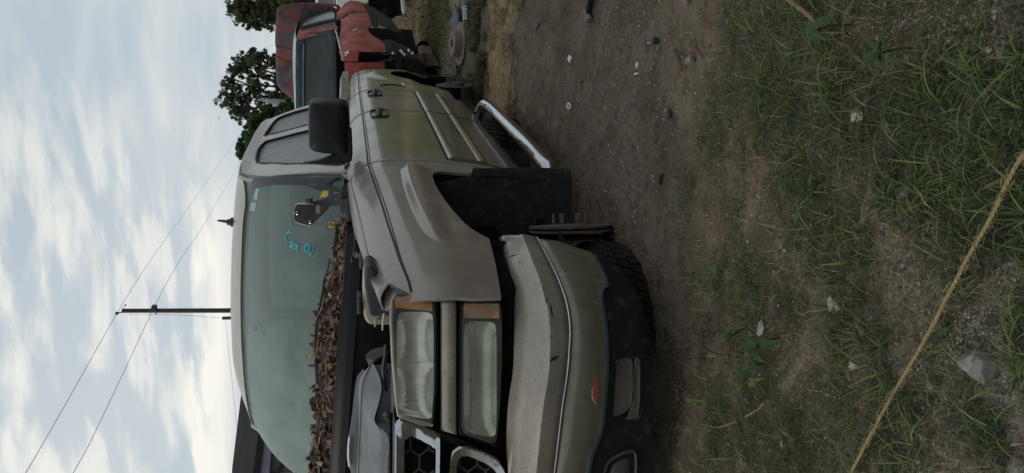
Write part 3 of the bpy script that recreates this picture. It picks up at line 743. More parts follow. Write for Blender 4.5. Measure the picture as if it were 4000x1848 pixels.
# order: along the belt from the rear, round both openings, then over the roof rail
gpoly = [gout[-1]]+[(min(2.66, a), b) for a, b in wr[::-1]]+wf[::-1]+gout[:-1]
cab_frame = panel('cab_frame', gpoly, sX, PAINT, truck, gu=.05, gv=.03, th=.02, bev=.004)
def window(name, loop, m, pa):
    o = panel(name, loop, lambda u, v: (S(u, v)-.010, u, v), m, pa, th=.004, gu=.08, gv=.05, bev=0)
    lp = [np.array((S(a, b)-.004, a, b)) for a, b in loop]
    lp = resample(lp, 60)
    tube('window_seal', lp, .0085, SEAL, pa, seg=6)
    return o
window('front_window', wf, SIDEG, front_door)
window('rear_window', [(min(2.66, a), b) for a, b in wr], SIDEG2, rear_door)
# belt seals under the windows
for pa, a, b in ((front_door, .86, 1.83), (rear_door, 1.90, 2.66)):
    r_ = [[np.array((S(y, z)+o, y, z)) for y in np.linspace(a, b, 12)] for z, o in ((1.096, .000), (1.094, .010), (1.078, .012), (1.070, .004))]
    loft('belt_seal', r_, MIRR, pa, flip=True)

# roof and header
fe = smoothline([(.694, 1.37, 1.672), (.66, 1.32, 1.640), pl(958, 780, 'Y', 1.30), pl(949, 860, 'Y', 1.28), pl(942, 1000, 'Y', 1.25), pl(939, 1200, 'Y', 1.24), pl(943, 1350, 'Y', 1.24), pl(951, 1470, 'Y', 1.25), pl(966, 1590, 'Y', 1.28), pl(985, 1660, 'Y', 1.29)], 34)
sil = smoothline([(.69, 1.6, 1.69), (.633, 1.6, 1.703), (.52, 1.6, 1.724), (.362, 1.6, 1.745), (.119, 1.6, 1.770), (-.305, 1.6, 1.796), (-.56, 1.6, 1.80), (-.74, 1.6, 1.778), (-.86, 1.6, 1.735)], 34)
rows = [[p+np.array((0, .004, -.012)) for p in fe], list(fe)]
for t_, k in ((.25, .30), (.5, .58), (.75, .82)):
    rows.append([a+(b-a)*np.array((t_, t_, k)) for a, b in zip(fe, sil)])
rows.append(list(sil))
rows.append([p+np.array((0, .5, .004)) for p in sil]); rows.append([p+np.array((.0, .95, -.022)) for p in sil]); rows.append([p+np.array((0, 1.09, -.05)) for p in sil]); rows.append([p+np.array((0, 1.12, -.12)) for p in sil])
roof = loft('roof', rows, PAINT, truck, flip=True, th=.01)
# far side pillar and the cab's back wall
pp = smoothline([pl(990, 1668, 'Y', 1.30), pl(1050, 1712, 'Y', 1.08), pl(1110, 1782, 'Y', .95), pl(1165, 1860, 'Y', .86), (-1.0, .72, 1.28), (-1.0, .72, 1.0)], 16)
tube('windshield_pillar', pp+np.array((.004, .02, 0)), .02, PAINT, truck, seg=8)
tube('pillar_seal', pp+np.array((.012, -.004, -.003)), .008, SEAL, truck, seg=6)
# windshield
wt = [p+np.array((0, .006, -.010)) for p in fe]
wb = smoothline([(.845, .80, 1.098), (.80, .72, 1.096), (.62, .60, 1.11), (.40, .50, 1.125), (0, .42, 1.15), (-.4, .45, 1.165), (-.75, .58, 1.175), (-.98, .72, 1.18)], 34)
def wsrow(t_): return [a+(b-a)*t_+np.array((0, -.05*math.sin(math.pi*t_), .045*math.sin(math.pi*t_))) for a, b in zip(wt, wb)]
windshield = loft('windshield', [wsrow(t_) for t_ in np.linspace(0, 1, 20)], WSG, truck, flip=False, angle=None)
WC = caster(windshield)
def on_ws(pts, n=None, lift=.0025):
    out = [WC(x, y, lift) for x, y in pts]; return [p for p in out if p is not None]
# dark printed border: down the right-hand edge and along the top
def ws_strip(name, a, b, m, n=30, lift=.002):
    A = np.array(a, float); B = np.array(b, float)
    ra_ = resample([(x, y, 0) for x, y in a], n); rb_ = resample([(x, y, 0) for x, y in b], n)
    R_ = []
    for t_ in (0, .5, 1):
        R_.append([WC(*(ra_[i][:2]*(1-t_)+rb_[i][:2]*t_), lift) for i in range(n)])
    ok = [i for i in range(n) if all(r[i] is not None for r in R_)]
    return loft(name, [[r[i] for i in ok] for r in R_], m, windshield, angle=None)
ws_strip('border_print', [(985, 693), (1100, 693), (1240, 692), (1330, 694)], [(992, 738), (1060, 722), (1180, 722), (1262, 748)], FRIT)
ws_strip('border_print', [(1262, 748), (1300, 700), (1332, 696)], [(1268, 756), (1305, 770), (1330, 790)], FRIT)
ws_strip('border_print', [(984, 693), (969, 780), (961, 860), (954, 1000), (951, 1200), (955, 1350), (963, 1470), (976, 1580), (990, 1640)],
         [(992, 740), (980, 800), (972, 860), (965, 1000), (961, 1110), (962, 1230), (962, 1330), (966, 1470), (980, 1585), (993, 1640)], FRIT)
ws_strip('mirror_patch', [(960, 1130), (960, 1240), (961, 1345)], [(962, 1125), (972, 1145), (972, 1250)], FRIT, 12)
ws_strip('inspection_sticker', [(1000, 737), (1012, 737)], [(989, 778), (1005, 781)], PALEST, 4, .004)
ws_strip('inspection_sticker', [(981, 790), (1000, 793)], [(973, 822), (997, 826)], PALEST, 4, .004)
ws_strip('round_sticker', [(990, 1271), (1001, 1276)], [(987, 1292), (1000, 1294)], FRIT, 5, .004)
ws_strip('lot_sticker', [(1262, 744), (1285, 746)], [(1250, 772), (1279, 768)], YELLOW, 4, .004)
ws_strip('number_sticker', [(1285, 867), (1307, 868)], [(1284, 889), (1305, 890)], YELLOW, 4, .004)
def ws_stroke(name, px, wd, m, parent, lift=.006, n=24):
    p = smoothline([(x, y, 0) for x, y in px], n); q = [WC(a, b, lift) for a, b, _ in p]; q = [x for x in q if x is not None]
    return q, wd
def scribble(name, strokes, wd, m, lift=.005):
    b = MB()
    for px in strokes:
        q, _ = ws_stroke(name, px, wd, m, windshield, lift)
        q = np.array(q); k = wd*(1+.25*np.sin(np.linspace(0, 5, len(q)))); b.tube(q, k, 5)
    return b.build(name, m, windshield)
# "No Key" by hand, reading from the truck's left of the picture to its right
def C(*p): return [(1100+x/8.5, 880+y/8.5) for x, y in p]
for nm, st_ in (('handwritten_letter', C((905, 655), (935, 625), (945, 700), (940, 800), (935, 900), (938, 985), (955, 995), (1000, 920), (1040, 820), (1072, 670))),
                ('handwritten_letter', C((870, 635), (830, 650), (795, 710), (778, 800), (785, 850), (825, 880), (855, 850), (880, 780), (886, 700), (868, 636))),
                ('marker_stroke', C((548, 565), (545, 700), (535, 800), (510, 895))), ('marker_stroke', C((405, 572), (460, 650), (540, 710), (470, 770), (400, 798))),
                ('handwritten_letter', C((275, 585), (320, 560), (370, 590), (385, 650), (350, 700), (300, 718), (268, 690), (310, 680), (375, 640))),
                ('handwritten_letter', C((335, 260), (300, 235), (245, 215), (185, 270), (155, 350), (150, 450), (160, 560), (178, 622), (165, 560), (215, 548), (235, 600), (215, 660)))):
    scribble(nm, [st_], .0027, SCRIPT)
scribble('number_five', [[(1288, 873), (1288, 882)], [(1288, 873), (1296, 872)], [(1296, 872), (1293, 879), (1296, 885), (1302, 883), (1303, 875)]], .0016, INK, .008)
# wipers and cowl
cow = [wb[i]+np.array((0, -.005, -.006)) for i in range(len(wb))]
rail = smoothline([pl(1372, 800, 'Y', .62), pl(1371, 880, 'Y', .50), pl(1367, 960, 'Y', .40), pl(1356, 1130, 'Y', .30), pl(1343, 1300, 'Y', .24), pl(1328, 1500, 'Y', .21), pl(1316, 1680, 'Y', .22), pl(1306, 1848, 'Y', .25), pl(1300, 1960, 'Y', .30)], 34)
rows = [[a+(b-a)*t_+np.array((0, 0, -.018*math.sin(math.pi*t_))) for a, b in zip(cow, rail)] for t_ in np.linspace(0, 1, 7)]
cowl = loft('cowl_panel', rows, BLACKD, truck, th=.004)
# firewall lip: stepped black rubber seal along the rear of the engine bay
def offs(line, dy, dz): return [p+np.array((0, dy, dz)) for p in line]
loft('hood_seal', [offs(rail, .012, -.004), offs(rail, .010, .016), offs(rail, -.004, .022), offs(rail, -.016, .018), offs(rail, -.020, .004), offs(rail, -.03, -.004), offs(rail, -.034, -.020), offs(rail, -.046, -.024), offs(rail, -.05, -.05)], SEAL, cowl)
loft('firewall', [offs(rail, -.046, -.04), offs(rail, -.05, -.2), offs(rail, -.02, -.6), offs(rail, .2, -.85)], VOID, truck, th=.004)
# louvre teeth along the lower windshield edge near the driver's corner
b = MB()
for i in range(9):
    p = pl(1318-i*1.2, 888+i*13, 'Y', .56-.008*i); b.box(p-np.array((.008, .02, .004)), p+np.array((.008, .02, .008)))
b.build('cowl_louvre', BLACK, cowl)
def wiper(px, name='wiper_arm', r=.006):
    p = smoothline([pl(x, y, 'Y', Y) for x, y, Y in px], 20); return tube(name, p, r, BLACK, cowl, seg=6)
wiper([(1279, 1060, .47), (1268, 1090, .46), (1262, 1130, .42), (1248, 1200, .38), (1233, 1290, .36), (1232, 1400, .34), (1237, 1500, .33)])
wiper([(1288, 1010, .47), (1279, 1060, .46), (1272, 1092, .44)], 'wiper_blade', .004)
wiper([(1256, 1575, .36), (1243, 1640, .36), (1226, 1720, .38), (1216, 1780, .40), (1213, 1860, .42)], r=.010)
wiper([(1256, 1640, .33), (1250, 1720, .33), (1248, 1860, .34)], 'wiper_blade', .009)

# hood hinge standing on the driver's side of the cowl
hp = [(1222, 797), (1160, 797), (1151, 812), (1149, 840), (1152, 866), (1212, 884), (1277, 822), (1291, 806)]
P0 = np.array((.62, .50, 1.15)); N0 = np.array((.25, -.95, 0.1))
pts = rounded(hp, 12, 3); outer = [plp(x, y, P0, N0) for x, y in pts]
slot = rounded([(1232, 802), (1250, 800), (1250, 830), (1241, 838), (1232, 830)], 7, 3)
hinge = MB()
# plate with a slot: two halves of a ring between the outline and the slot
sl = [plp(x, y, P0, N0) for x, y in slot]
n_ = 48
oo = resample(outer+[outer[0]], n_+1)[:-1]; ss = resample(sl+[sl[0]], n_+1)[:-1]
k0 = int(np.argmin([np.linalg.norm(ss[i]-oo[0]) for i in range(n_)])); 
area = lambda L: sum((L[i][0]*L[(i+1) % n_][2]-L[(i+1) % n_][0]*L[i][2]) for i in range(n_))
if area(ss)*area(oo) < 0: ss = ss[::-1]
best = min(range(n_), key=lambda k: sum(np.linalg.norm(ss[(i+k) % n_]-oo[i]) for i in range(n_)))
ss = np.roll(ss, -best, axis=0)
HINGE = mat('brown_black_hinge_plate', (.022, .017, .014), (.04, .03, .024), scale=30, rough=.6)
hp_o = loft('hinge_plate', [list(oo), [(a+b)/2 for a, b in zip(oo, ss)], list(ss)], HINGE, truck, closed=True, th=.003, bev=.001)
tube('plate_edge', [plp(x, y, P0, N0) for x, y in ((1222, 796), (1160, 796), (1150, 812), (1148, 838))], .0022, CHROME, hp_o, seg=5)
tube('plate_edge', [plp(x, y, P0, N0) for x, y in ((1152, 866), (1180, 876), (1212, 884))], .0016, CHROME, hp_o, seg=5)
for x, y in ((1163, 833), (1214, 868)):
    c = plp(x, y, P0, N0); MB().lathe([(.0075, -.002), (.0085, -.005), (.006, -.007), (.003, -.004)], c, N0/np.linalg.norm(N0)*-1, 16).build('plate_hole_ring', CHROME, hp_o)
arm = [plp(x, y, P0+np.array((0, .02, 0)), N0) for x, y in ((1160, 796), (1215, 789), (1260, 778), (1330, 752), (1338, 757), (1300, 778), (1370, 797), (1374, 802), (1300, 806), (1222, 798))]
a_ = MB(); a_.prism(arm, np.array((-.004, .012, .0))); hinge_arm = a_.build('hinge_arm', GREYT, truck, bev=.002)
c = plp(1218, 786, P0, N0); MB().lathe([(.0, .03), (.007, .028), (.007, .014), (.014, .012), (.014, .002), (.018, 0)], c, (.1, .2, 1), 12).build('hinge_bolt', BLACK, hinge_arm)
c = pl(1352, 818, 'Y', .50); MB().lathe([(.0, .0), (.052, .0), (.058, .006), (.058, .02), (.05, .026), (.045, .05), (0, .05)], c+np.array((0, 0, -.03)), (0, .1, 1), 24).build('strut_cap', BLACK, truck)
b = MB(); b.box(pl(1360, 752, 'Y', .60)-np.array((.03, .03, .03)), pl(1360, 752, 'Y', .60)+np.array((.02, .05, .035))); b.build('hinge_mount', BLACK, truck, bev=.006)

# door mirror
mo = rounded([(1206, 412), (1212, 398), (1255, 395), (1330, 398), (1352, 405), (1366, 450), (1367, 600), (1352, 612), (1297, 600), (1260, 597), (1220, 588), (1207, 575), (1204, 480)], 34, 5)
MY = .84
mo3 = resample([pl(x, y, 'Y', MY) for x, y in mo+[mo[0]]], 57)[:-1]
mirror = pillow('door_mirror', mo3, (0, 1, 0), .10, MIRR, truck, rise=.06, ease=(0, .4, .66, .86, .97), inset=(0, .03, .09, .22, .42))
MCa = caster(mirror)
def on_m(px, lift=.001): return [q for q in (MCa(x, y, lift) for x, y in px) if q is not None]
sm_ = on_m([(1208+i*3.2, 548-((i/30)**2)*38) for i in range(31)] )
if len(sm_) > 4: tube('mirror_seam', smoothline(sm_, 24), .0016, INK, mirror, seg=5)
sm_ = on_m([(1315+.2*i, 400+i*6) for i in range(20)])
if len(sm_) > 4: tube('mirror_seam', smoothline(sm_, 24), .0014, INK, mirror, seg=5)
am = [pl(x, y, 'Y', .80) for x, y in ((1330, 500), (1352, 497), (1374, 505), (1378, 600), (1374, 632), (1340, 641), (1290, 641), (1180, 641), (1250, 628), (1298, 610), (1325, 598), (1330, 560))]
MB().prism(am, np.array((0.0, .05, 0))).build('mirror_arm', MIRR, mirror, bev=.008)
# roof antenna
a0 = pl(908, 868, 'Y', 1.75); bx = MB()
bx.add(*tube_data([a0+np.array((0, 0, -.012)), a0+np.array((0, 0, .006)), a0+np.array((0, 0, .012)), a0+np.array((0, 0, .03)), a0+np.array((.0, .0, .034))], [.030, .030, .022, .018, .0], 12))
bx.add(*tube_data([a0+np.array((.0, 0, .02)), a0+np.array((.004, .008, .05)), a0+np.array((.006, .014, .088))], [.012, .010, .006], 8))
bx.build('roof_antenna', BLACK, truck)

# ---- front: lamps, trim, grille
def fpl(px, off=0.): return [front(x, y, off) for x, y in px]
def lamp(name, px, m, rise, n=64, dep=.02, off=0., pa=truck):
    o3 = resample(fpl(dense(rounded(px, 26, 5), 24)+[rounded(px, 26, 5)[0]], off), n+1)[:-1]
    return pillow(name, o3, (.25, .97, 0), dep, m, pa, rise=rise, ease=(0, .5, .85, 1.), inset=(0, .02, .06, .14), back=False)
HL = [(1535, 1152), (1585, 1146), (1700, 1166), (1702, 1300), (1702, 1500), (1690, 1662), (1560, 1626), (1548, 1580), (1530, 1350), (1524, 1200)]
headlight = lamp('headlight', HL, LENS, .022)
# reflector bowl, dark housing, ribs and corner reflector seen through the lens
def grid_on_front(x0, x1, y0, y1, f_off, n=20, m_=20):
    return [[front(x0+(x1-x0)*i/(n-1), y0+(y1-y0)*j/(m_-1), f_off(i/(n-1), j/(m_-1))) for j in range(m_)] for i in range(n)]
loft('lamp_housing', [[p for p in fpl(dense(rounded(HL, 26, 5), 24), .004)]]+[[p+np.array((-.0, .09, 0)) for p in fpl(dense(rounded(HL, 26, 5), 24), .0)]], mat('lamp_housing_grey', (.10, .10, .095), rough=.6), headlight, closed=True)
rib = lambda i, j: .024+.042*math.sin(math.pi*min(1, max(0, (i)))) * math.sin(math.pi*j)+(.006 if int(i*7) % 2 else 0)
def bowl(px, deep, pa, lobes=2, steps=7):
    x0, x1 = min(p[0] for p in px), max(p[0] for p in px); y0, y1 = min(p[1] for p in px), max(p[1] for p in px); rows = []
    for i in range(25):
        r = []
        for j in range(57):
            u, v = i/12-1, j/28-1; us, vs = u*(1-.09*abs(v)**7), v*(1-.05*abs(u)**5)
            x = (x0+x1)/2+us*(x1-x0)/2; y = (y0+y1)/2+vs*(y1-y0)/2+us*(12 if vs > 0 else 4)*max(0, vs)
            lb = abs(math.sin(math.pi*lobes*(v+1)/2))**.6 if lobes > 1 else (1-abs(v)**6)
            r.append(front(x, y, .018+deep*(1-abs(u)**2.6)*(.35+.65*lb)*(1-abs(v)**10)+.0012*math.sin(v*60)))
        rows.append(r)
    o = loft('lamp_reflector', rows, REFL, pa, angle=0)
    return o
bowl([(1550, 1218), (1692, 1226), (1694, 1420), (1684, 1630), (1570, 1610), (1556, 1420)], .042, headlight)
loft('lamp_back', grid_on_front(1528, 1705, 1150, 1664, lambda i, j: .085, 6, 8), mat('lamp_bezel', (.20, .20, .19), rough=.4), headlight)
def lens_patch(host, grid, nm, lift=.0016):
    ca = caster(host); R_ = [[ca(x, y, lift) for x, y in r] for r in grid]
    n = len(R_[0]); ok = [j for j in range(n) if all(r[j] is not None for r in R_)]
    return loft(nm, [[r[j] for j in ok] for r in R_], AMBER, host)
lens_patch(headlight, [[(x, 1158+(x-1545)*.10+t_*44) for x in np.linspace(1543, 1696, 22)] for t_ in (0, .3, .6, .85, 1.)], 'amber_corner')
tube('lens_rim', resample(fpl([(1545, 1150), (1530, 1175), (1527, 1250), (1534, 1400), (1548, 1560), (1556, 1622), (1600, 1640), (1690, 1662)], -.006), 40), .0055, RESV, headlight, seg=6)
tube('lens_gasket', resample(fpl([(1690, 1664), (1703, 1500), (1704, 1300), (1702, 1160)], .004), 20), .006, SEAL, headlight, seg=6)
TB = [(1719, 1168), (1782, 1166), (1784, 1300), (1784, 1500), (1783, 1700), (1716, 1680), (1716, 1500), (1717, 1300)]
TR_ = []
for f, of in ((0, .02), (.03, .002), (.10, -.010), (.25, -.015), (.5, -.016), (.75, -.015), (.90, -.010), (.97, .002), (1, .02)):
    TR_.append([front(1718+(1783-1718)*f+(2 if y > 1200 else 0), y+(f-.5)*18*sm(y, 1500, 1690), of) for y in np.linspace(1168, 1690, 30)])
tb_ = loft('headlight_trim_bar', TR_, PAINT_F, truck, th=.003)
for k_ in (0, -1): mesh('bar_end', [r[k_] for r in TR_], [tuple(range(len(TR_)))], PAINT_F, tb_, angle=None)
PLp = [(1806, 1176), (1954, 1176), (1962, 1230), (1962, 1400), (1956, 1560), (1938, 1738), (1800, 1690), (1800, 1500), (1802, 1300)]
park = lamp('parking_lamp', PLp, LENS2, .018)
loft('lamp_housing', [[p for p in fpl(dense(rounded(PLp, 26, 5), 24), .004)]]+[[p+np.array((-.0, .07, 0)) for p in fpl(dense(rounded(PLp, 26, 5), 24), .0)]], BLACKD, park, closed=True)
bowl([(1812, 1256), (1938, 1258), (1940, 1450), (1926, 1700), (1815, 1672), (1812, 1450)], .030, park, lobes=1)
loft('lamp_back', grid_on_front(1800, 1960, 1176, 1725, lambda i, j: .066, 6, 8), MATS['lamp_bezel'], park)
lens_patch(park, [[(x, y) for x in np.linspace(1812, 1950, 22)] for y in (1186, 1200, 1215, 1230, 1244)], 'amber_corner')
tube('lamp_gasket', resample(fpl([(1804, 1178), (1798, 1300), (1797, 1500), (1797, 1690), (1860, 1714), (1940, 1742)], .004), 40), .006, SEAL, park, seg=6)
PC = caster(park); dr_ = MB(); rr_ = np.random.default_rng(12)
for i in range(900):
    x = 1812+abs(rr_.normal())*48; y = rr_.uniform(1250, 1690)
    if x > 1935: continue
    q = PC(x, y, .0003)
    if q is None: continue
    r_ = rr_.uniform(.0009, .0022)*(1.6 if rr_.random() < .06 else 1)
    dr_.lathe([(r_, .0004), (r_*.8, -r_*.45), (r_*.35, -r_*.7), (0, -r_*.75)], q, (.25, .97, 0), 6)
WATER = mat('water_drop', (.62, .64, .62), rough=.05, trans=.85, ior=1.33)
o_ = dr_.build('water_droplets', WATER, park); o_['kind'] = 'stuff'
# dark carrier behind the lamps and the gap above the bumper
loft('lamp_carrier', [[np.array((x, float(_Yf(x))+.095, z)) for x in np.linspace(-.8, .86, 30)] for z in (.925, .9, .7, .55, .45)], VOID, truck, th=.01)
bl = [(x, float(_Yf(x))+.03) for x in np.linspace(-.8, .86, 30)]+[(.885, -.58), (.89, -.45), (.88, -.3), (.88, -.3)]
loft('bumper_gap_filler', [[np.array((x, y+.03, z)) for x, y in bl[:-1]] for z in (.668, .60, .52)], VOID, truck)

# grille: chrome surrounds and honeycomb
def fgrid(x, z): return np.array((x, float(_Yf(x)), z))
GX = .495
def surround(outer, inner, name, m, pa=None, proud=.022):
    n = 80
    O = resample([fgrid(x, z) for x, z in dense(outer, .02)+[outer[0]]], n+1)[:-1]; I_ = resample([fgrid(x, z) for x, z in dense(inner, .02)+[inner[0]]], n+1)[:-1]
    k = min(range(n), key=lambda k: sum(np.linalg.norm(I_[(i+k) % n]-O[i]) for i in range(0, n, 4))); I_ = np.roll(I_, -k, axis=0)
    f_ = np.array((0, -1, 0))
    R_ = [O+f_*0, O+f_*proud*.8, O+(I_-O)*.12+f_*proud, O+(I_-O)*.82+f_*proud*.75, I_+f_*proud*.35, I_-f_*.03]
    return loft(name, [list(r) for r in R_], m, pa or truck, closed=True, flip=True)
zt = .938; 
up_o = rounded([(GX, zt-.012), (-GX, zt-.012), (-GX+.05, .79), (GX-.055, .79)], .02, 4)
up_o = rounded([(GX+.02, zt), (-GX-.02, zt), (-GX+.03, .795), (GX-.03, .795)], .018, 4)
up_i = rounded([(GX-.035, zt-.035), (-GX+.035, zt-.035), (-GX+.085, .812), (GX-.085, .812)], .015, 4)
g1 = surround(up_o, up_i, 'grille_surround', CHROME)
lo_o = rounded([(GX-.055, .765), (-GX+.055, .765), (-GX+.14, .575), (GX-.14, .575)], .08, 6)
lo_i = rounded([(GX-.10, .738), (-GX+.10, .738), (-GX+.18, .60), (GX-.18, .60)], .06, 6)
g2 = surround(lo_o, lo_i, 'grille_surround', CHROMED)
def honey(name, poly, pa, s=.034, hgt=1.35, w=.0035):
    xs = [p[0] for p in poly]; zs = [p[1] for p in poly]
    def inside(x, z):
        c = False
        for i in range(len(poly)):
            (x1, z1), (x2, z2) = poly[i-1], poly[i]
            if (z1 > z) != (z2 > z) and x < (x2-x1)*(z-z1)/(z2-z1)+x1: c = not c
        return c
    b = MB(); seen = set(); r = 0
    for i in range(-20, 21):
        for j in range(-12, 13):
            cx = i*s*1.5*hgt; cz = (min(zs)+max(zs))/2+(j+(i % 2)*.5)*s*1.732
            hx = [(cx+s*hgt*math.cos(math.pi/3*k), cz+s*math.sin(math.pi/3*k)) for k in range(6)]
            for k in range(6):
                a, c = hx[k], hx[(k+1) % 6]; key = tuple(sorted((tuple(np.round(a, 3)), tuple(np.round(c, 3)))))
                if key in seen: continue
                seen.add(key)
                if inside(*a) or inside(*c):
                    if abs(a[0]) > .95 or abs(c[0]) > .95: continue
                    b.tube([np.array((p[0], float(_Yf(p[0]))+.022, p[1])) for p in (a, c)], w, 4)
    o = b.build(name, GREYT, pa); return o
honey('grille_honeycomb', up_i, g1); honey('grille_honeycomb', lo_i, g2)
loft('grille_backing', [[np.array((x, float(_Yf(x))+.05, z)) for x in np.linspace(-.5, .5, 20)] for z in (.95, .58)], VOID, truck)
# grey filler strip between grille and lamp
loft('grille_side_filler', [[front(x, y, .012) for x, y in ((1560, 1636), (1640, 1662), (1712, 1688), (1790, 1712), (1870, 1745), (1940, 1765))], [front(x, y, .012) for x, y in ((1556, 1668), (1640, 1690), (1712, 1714), (1790, 1740), (1870, 1785), (1940, 1830))]], BLACKD, truck)
loft('grille_top_panel', [[np.array((x, float(_Yf(x))+dy, z)) for x in np.linspace(-.48, .50, 24)] for dy, z in ((-.006, .937), (.03, .942), (.07, .94), (.10, .93))], GREYT, truck, th=.006)
# ---- bumper: traced along its plan curve, then mirrored to the far side
_pl = smoothline([(0, -1.06, 0), (.2, -1.058, 0), (.37, -1.045, 0), (.6, -1.01, 0), (.75, -.955, 0), (.86, -.855, 0), (.93, -.73, 0), (.965, -.61, 0), (.985, -.46, 0), (.99, -.30, 0)], 400)[:, :2]
_tn = np.gradient(_pl, axis=0); _tn /= np.linalg.norm(_tn, axis=1)[:, None]
_nn = np.stack([-_tn[:, 1], _tn[:, 0]], 1)            # inward
def plan(x, y, o):
    q, d = ray(x, y); c = _pl+_nn*o
    s = (c[:, 0]-q[0])*d[1]-(c[:, 1]-q[1])*d[0]
    i = np.where(np.sign(s[:-1]) != np.sign(s[1:]))[0]
    k = i[0] if len(i) else min(int(np.argmin(np.abs(s))), len(c)-2)
    t_ = s[k]/(s[k]-s[k+1]) if len(i) else 0
    p = c[k]+(c[k+1]-c[k])*t_
    lam = np.dot(p-q[:2], d[:2])/np.dot(d[:2], d[:2])
    return q+d*lam
def brow(px, o, n=46):
    p = smoothline([plan(x, y, o) for x, y in px], n)
    for _ in range(4): p[1:-1, 2] = .25*p[:-2, 2]+.5*p[1:-1, 2]+.25*p[2:, 2]
    m_ = p[::-1].copy(); m_[:, 0] *= -1
    return list(p)+list(m_)
R_top = [(1957, 932), (1968, 1000), (1984, 1052), (2010, 1152), (2015, 1253), (2013, 1348), (2011, 1450), (1990, 1581), (1984, 1700), (1990, 1848)]
R_cre = [(1975, 922), (1990, 985), (2008, 1040), (2048, 1132), (2066, 1253), (2067, 1348), (2067, 1450), (2052, 1581), (2036, 1720), (2024, 1848)]
R_fac = [(2040, 920), (2072, 1000), (2100, 1070), (2130, 1160), (2148, 1253), (2149, 1348), (2146, 1450), (2123, 1581), (2108, 1720), (2095, 1848)]
R_chr = [(2094, 930), (2128, 995), (2162, 1062), (2198, 1150), (2213, 1203), (2224, 1304), (2219, 1348), (2213, 1450), (2192, 1581), (2176, 1720), (2160, 1848)]
rt, rc_, rf, rh = brow(R_top, .13), brow(R_cre, .066), brow(R_fac, .002), brow(R_chr, .022)
def lerp_rows(a, b, t_): return [p+(q-p)*t_ for p, q in zip(a, b)]
lip = [p+np.array((0, .0, -.02)) for p in rt]
rows = [lip, rt, [q+np.array((0, 0, .006)) for q in lerp_rows(rt, rc_, .3)], [q+np.array((0, 0, .006)) for q in lerp_rows(rt, rc_, .8)], rc_, lerp_rows(rc_, rf, .06), lerp_rows(rc_, rf, .5), lerp_rows(rc_, rf, .94), rf, lerp_rows(rf, rh, .08), lerp_rows(rf, rh, .6), rh]
bumper = loft('front_bumper', rows, PAINT_F, truck, flip=True, th=.006, angle=24)
# rounded end cap of the bumper
MB().add([rt[0], rc_[0], rf[0], rh[0], rh[0]+np.array((-.05, .02, 0)), rt[0]+np.array((-.05, .02, 0))], [(0, 1, 2, 3, 4, 5)]).build('bumper_end', PAINT_F, bumper)
# bare metal showing along the lower lip, and paint chips
cs = [p+np.array((0, -.003, -.004)) for p in rh[:46]]
tube('chrome_lip', smoothline(rh, 100)+np.array((.002, -.003, -.003)), .0045, CHROME, bumper, seg=6)
BC = caster(bumper)
def chip(px):
    q = [BC(x, y, .0015) for x, y in px]
    if all(v is not None for v in q): mesh('paint_chip', q, [tuple(range(len(q)))], INK, bumper, angle=None)
chip([(2117, 1118), (2121, 1120), (2137, 1180), (2134, 1186), (2124, 1150)]); chip([(2138, 1160), (2142, 1168), (2140, 1174), (2137, 1168)])
chip([(2150, 1186), (2156, 1200), (2160, 1236), (2156, 1238), (2150, 1208)]); chip([(2148, 1410), (2160, 1396), (2186, 1388), (2178, 1400), (2154, 1412), (2149, 1418)])
chip([(1993, 1000), (2004, 996), (2022, 991), (2004, 1001), (1996, 1004)]); chip([(2024, 1022), (2036, 1024), (2030, 1028)]); chip([(1984, 1046), (1988, 1050), (1985, 1056)])
chip([(2004, 1350), (2008, 1350), (2006, 1420), (2003, 1420)])
# lower bumper skin (reflected grass green painted in) and black valance
R_l0 = [(2098, 934), (2134, 1000), (2168, 1064), (2204, 1152), (2219, 1205), (2230, 1304), (2225, 1348), (2219, 1450), (2198, 1581), (2182, 1720), (2166, 1848)]
R_l1 = [(2180, 945), (2215, 1005), (2246, 1070), (2282, 1152), (2296, 1205), (2310, 1304), (2312, 1348), (2314, 1450), (2298, 1581), (2285, 1720), (2230, 1848)]
R_l2 = [(2307, 988), (2330, 1035), (2352, 1080), (2372, 1113), (2362, 1118), (2340, 1122), (2332, 1140), (2346, 1205), (2356, 1280), (2360, 1348), (2360, 1450), (2350, 1581), (2335, 1700), (2300, 1770), (2288, 1848)]
l0, l1, l2 = brow(R_l0, .024), brow(R_l1, .018), brow(R_l2, .030)
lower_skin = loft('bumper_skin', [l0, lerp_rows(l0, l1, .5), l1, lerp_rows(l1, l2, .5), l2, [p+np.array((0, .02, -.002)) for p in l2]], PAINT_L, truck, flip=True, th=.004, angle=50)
MB().add([l0[0], l1[0], l2[0], l2[0]+np.array((-.04, .03, 0)), l0[0]+np.array((-.05, .03, 0))], [(0, 1, 2, 3, 4)]).build('skin_end', PAINT_L, lower_skin)
LCa = caster(lower_skin)
SCR = mat('scraped_red_paint', (.35, .055, .065), (.28, .07, .06), scale=60, rough=.6)
q = [LCa(x, y, .002) for x, y in ((2327, 1452), (2322, 1480), (2315, 1515), (2314, 1545), (2320, 1568), (2328, 1580), (2335, 1560), (2337, 1525), (2336, 1500), (2331, 1480))]
if all(v is not None for v in q): mesh('red_scrape', q, [tuple(range(len(q)))], SCR, lower_skin, angle=None)
q = [LCa(x, y, .0015) for x, y in ((2316, 1505), (2311, 1530), (2312, 1555), (2322, 1578), (2331, 1584), (2322, 1568), (2316, 1548))]
if all(v is not None for v in q): mesh('scrape_edge', q, [tuple(range(len(q)))], WHITEL, lower_skin, angle=None)
R_v1 = [(2318, 992), (2352, 1015), (2405, 1050), (2440, 1090), (2470, 1130), (2500, 1180), (2515, 1240), (2535, 1320), (2546, 1400), (2550, 1500), (2548, 1600), (2546, 1720), (2542, 1848)]
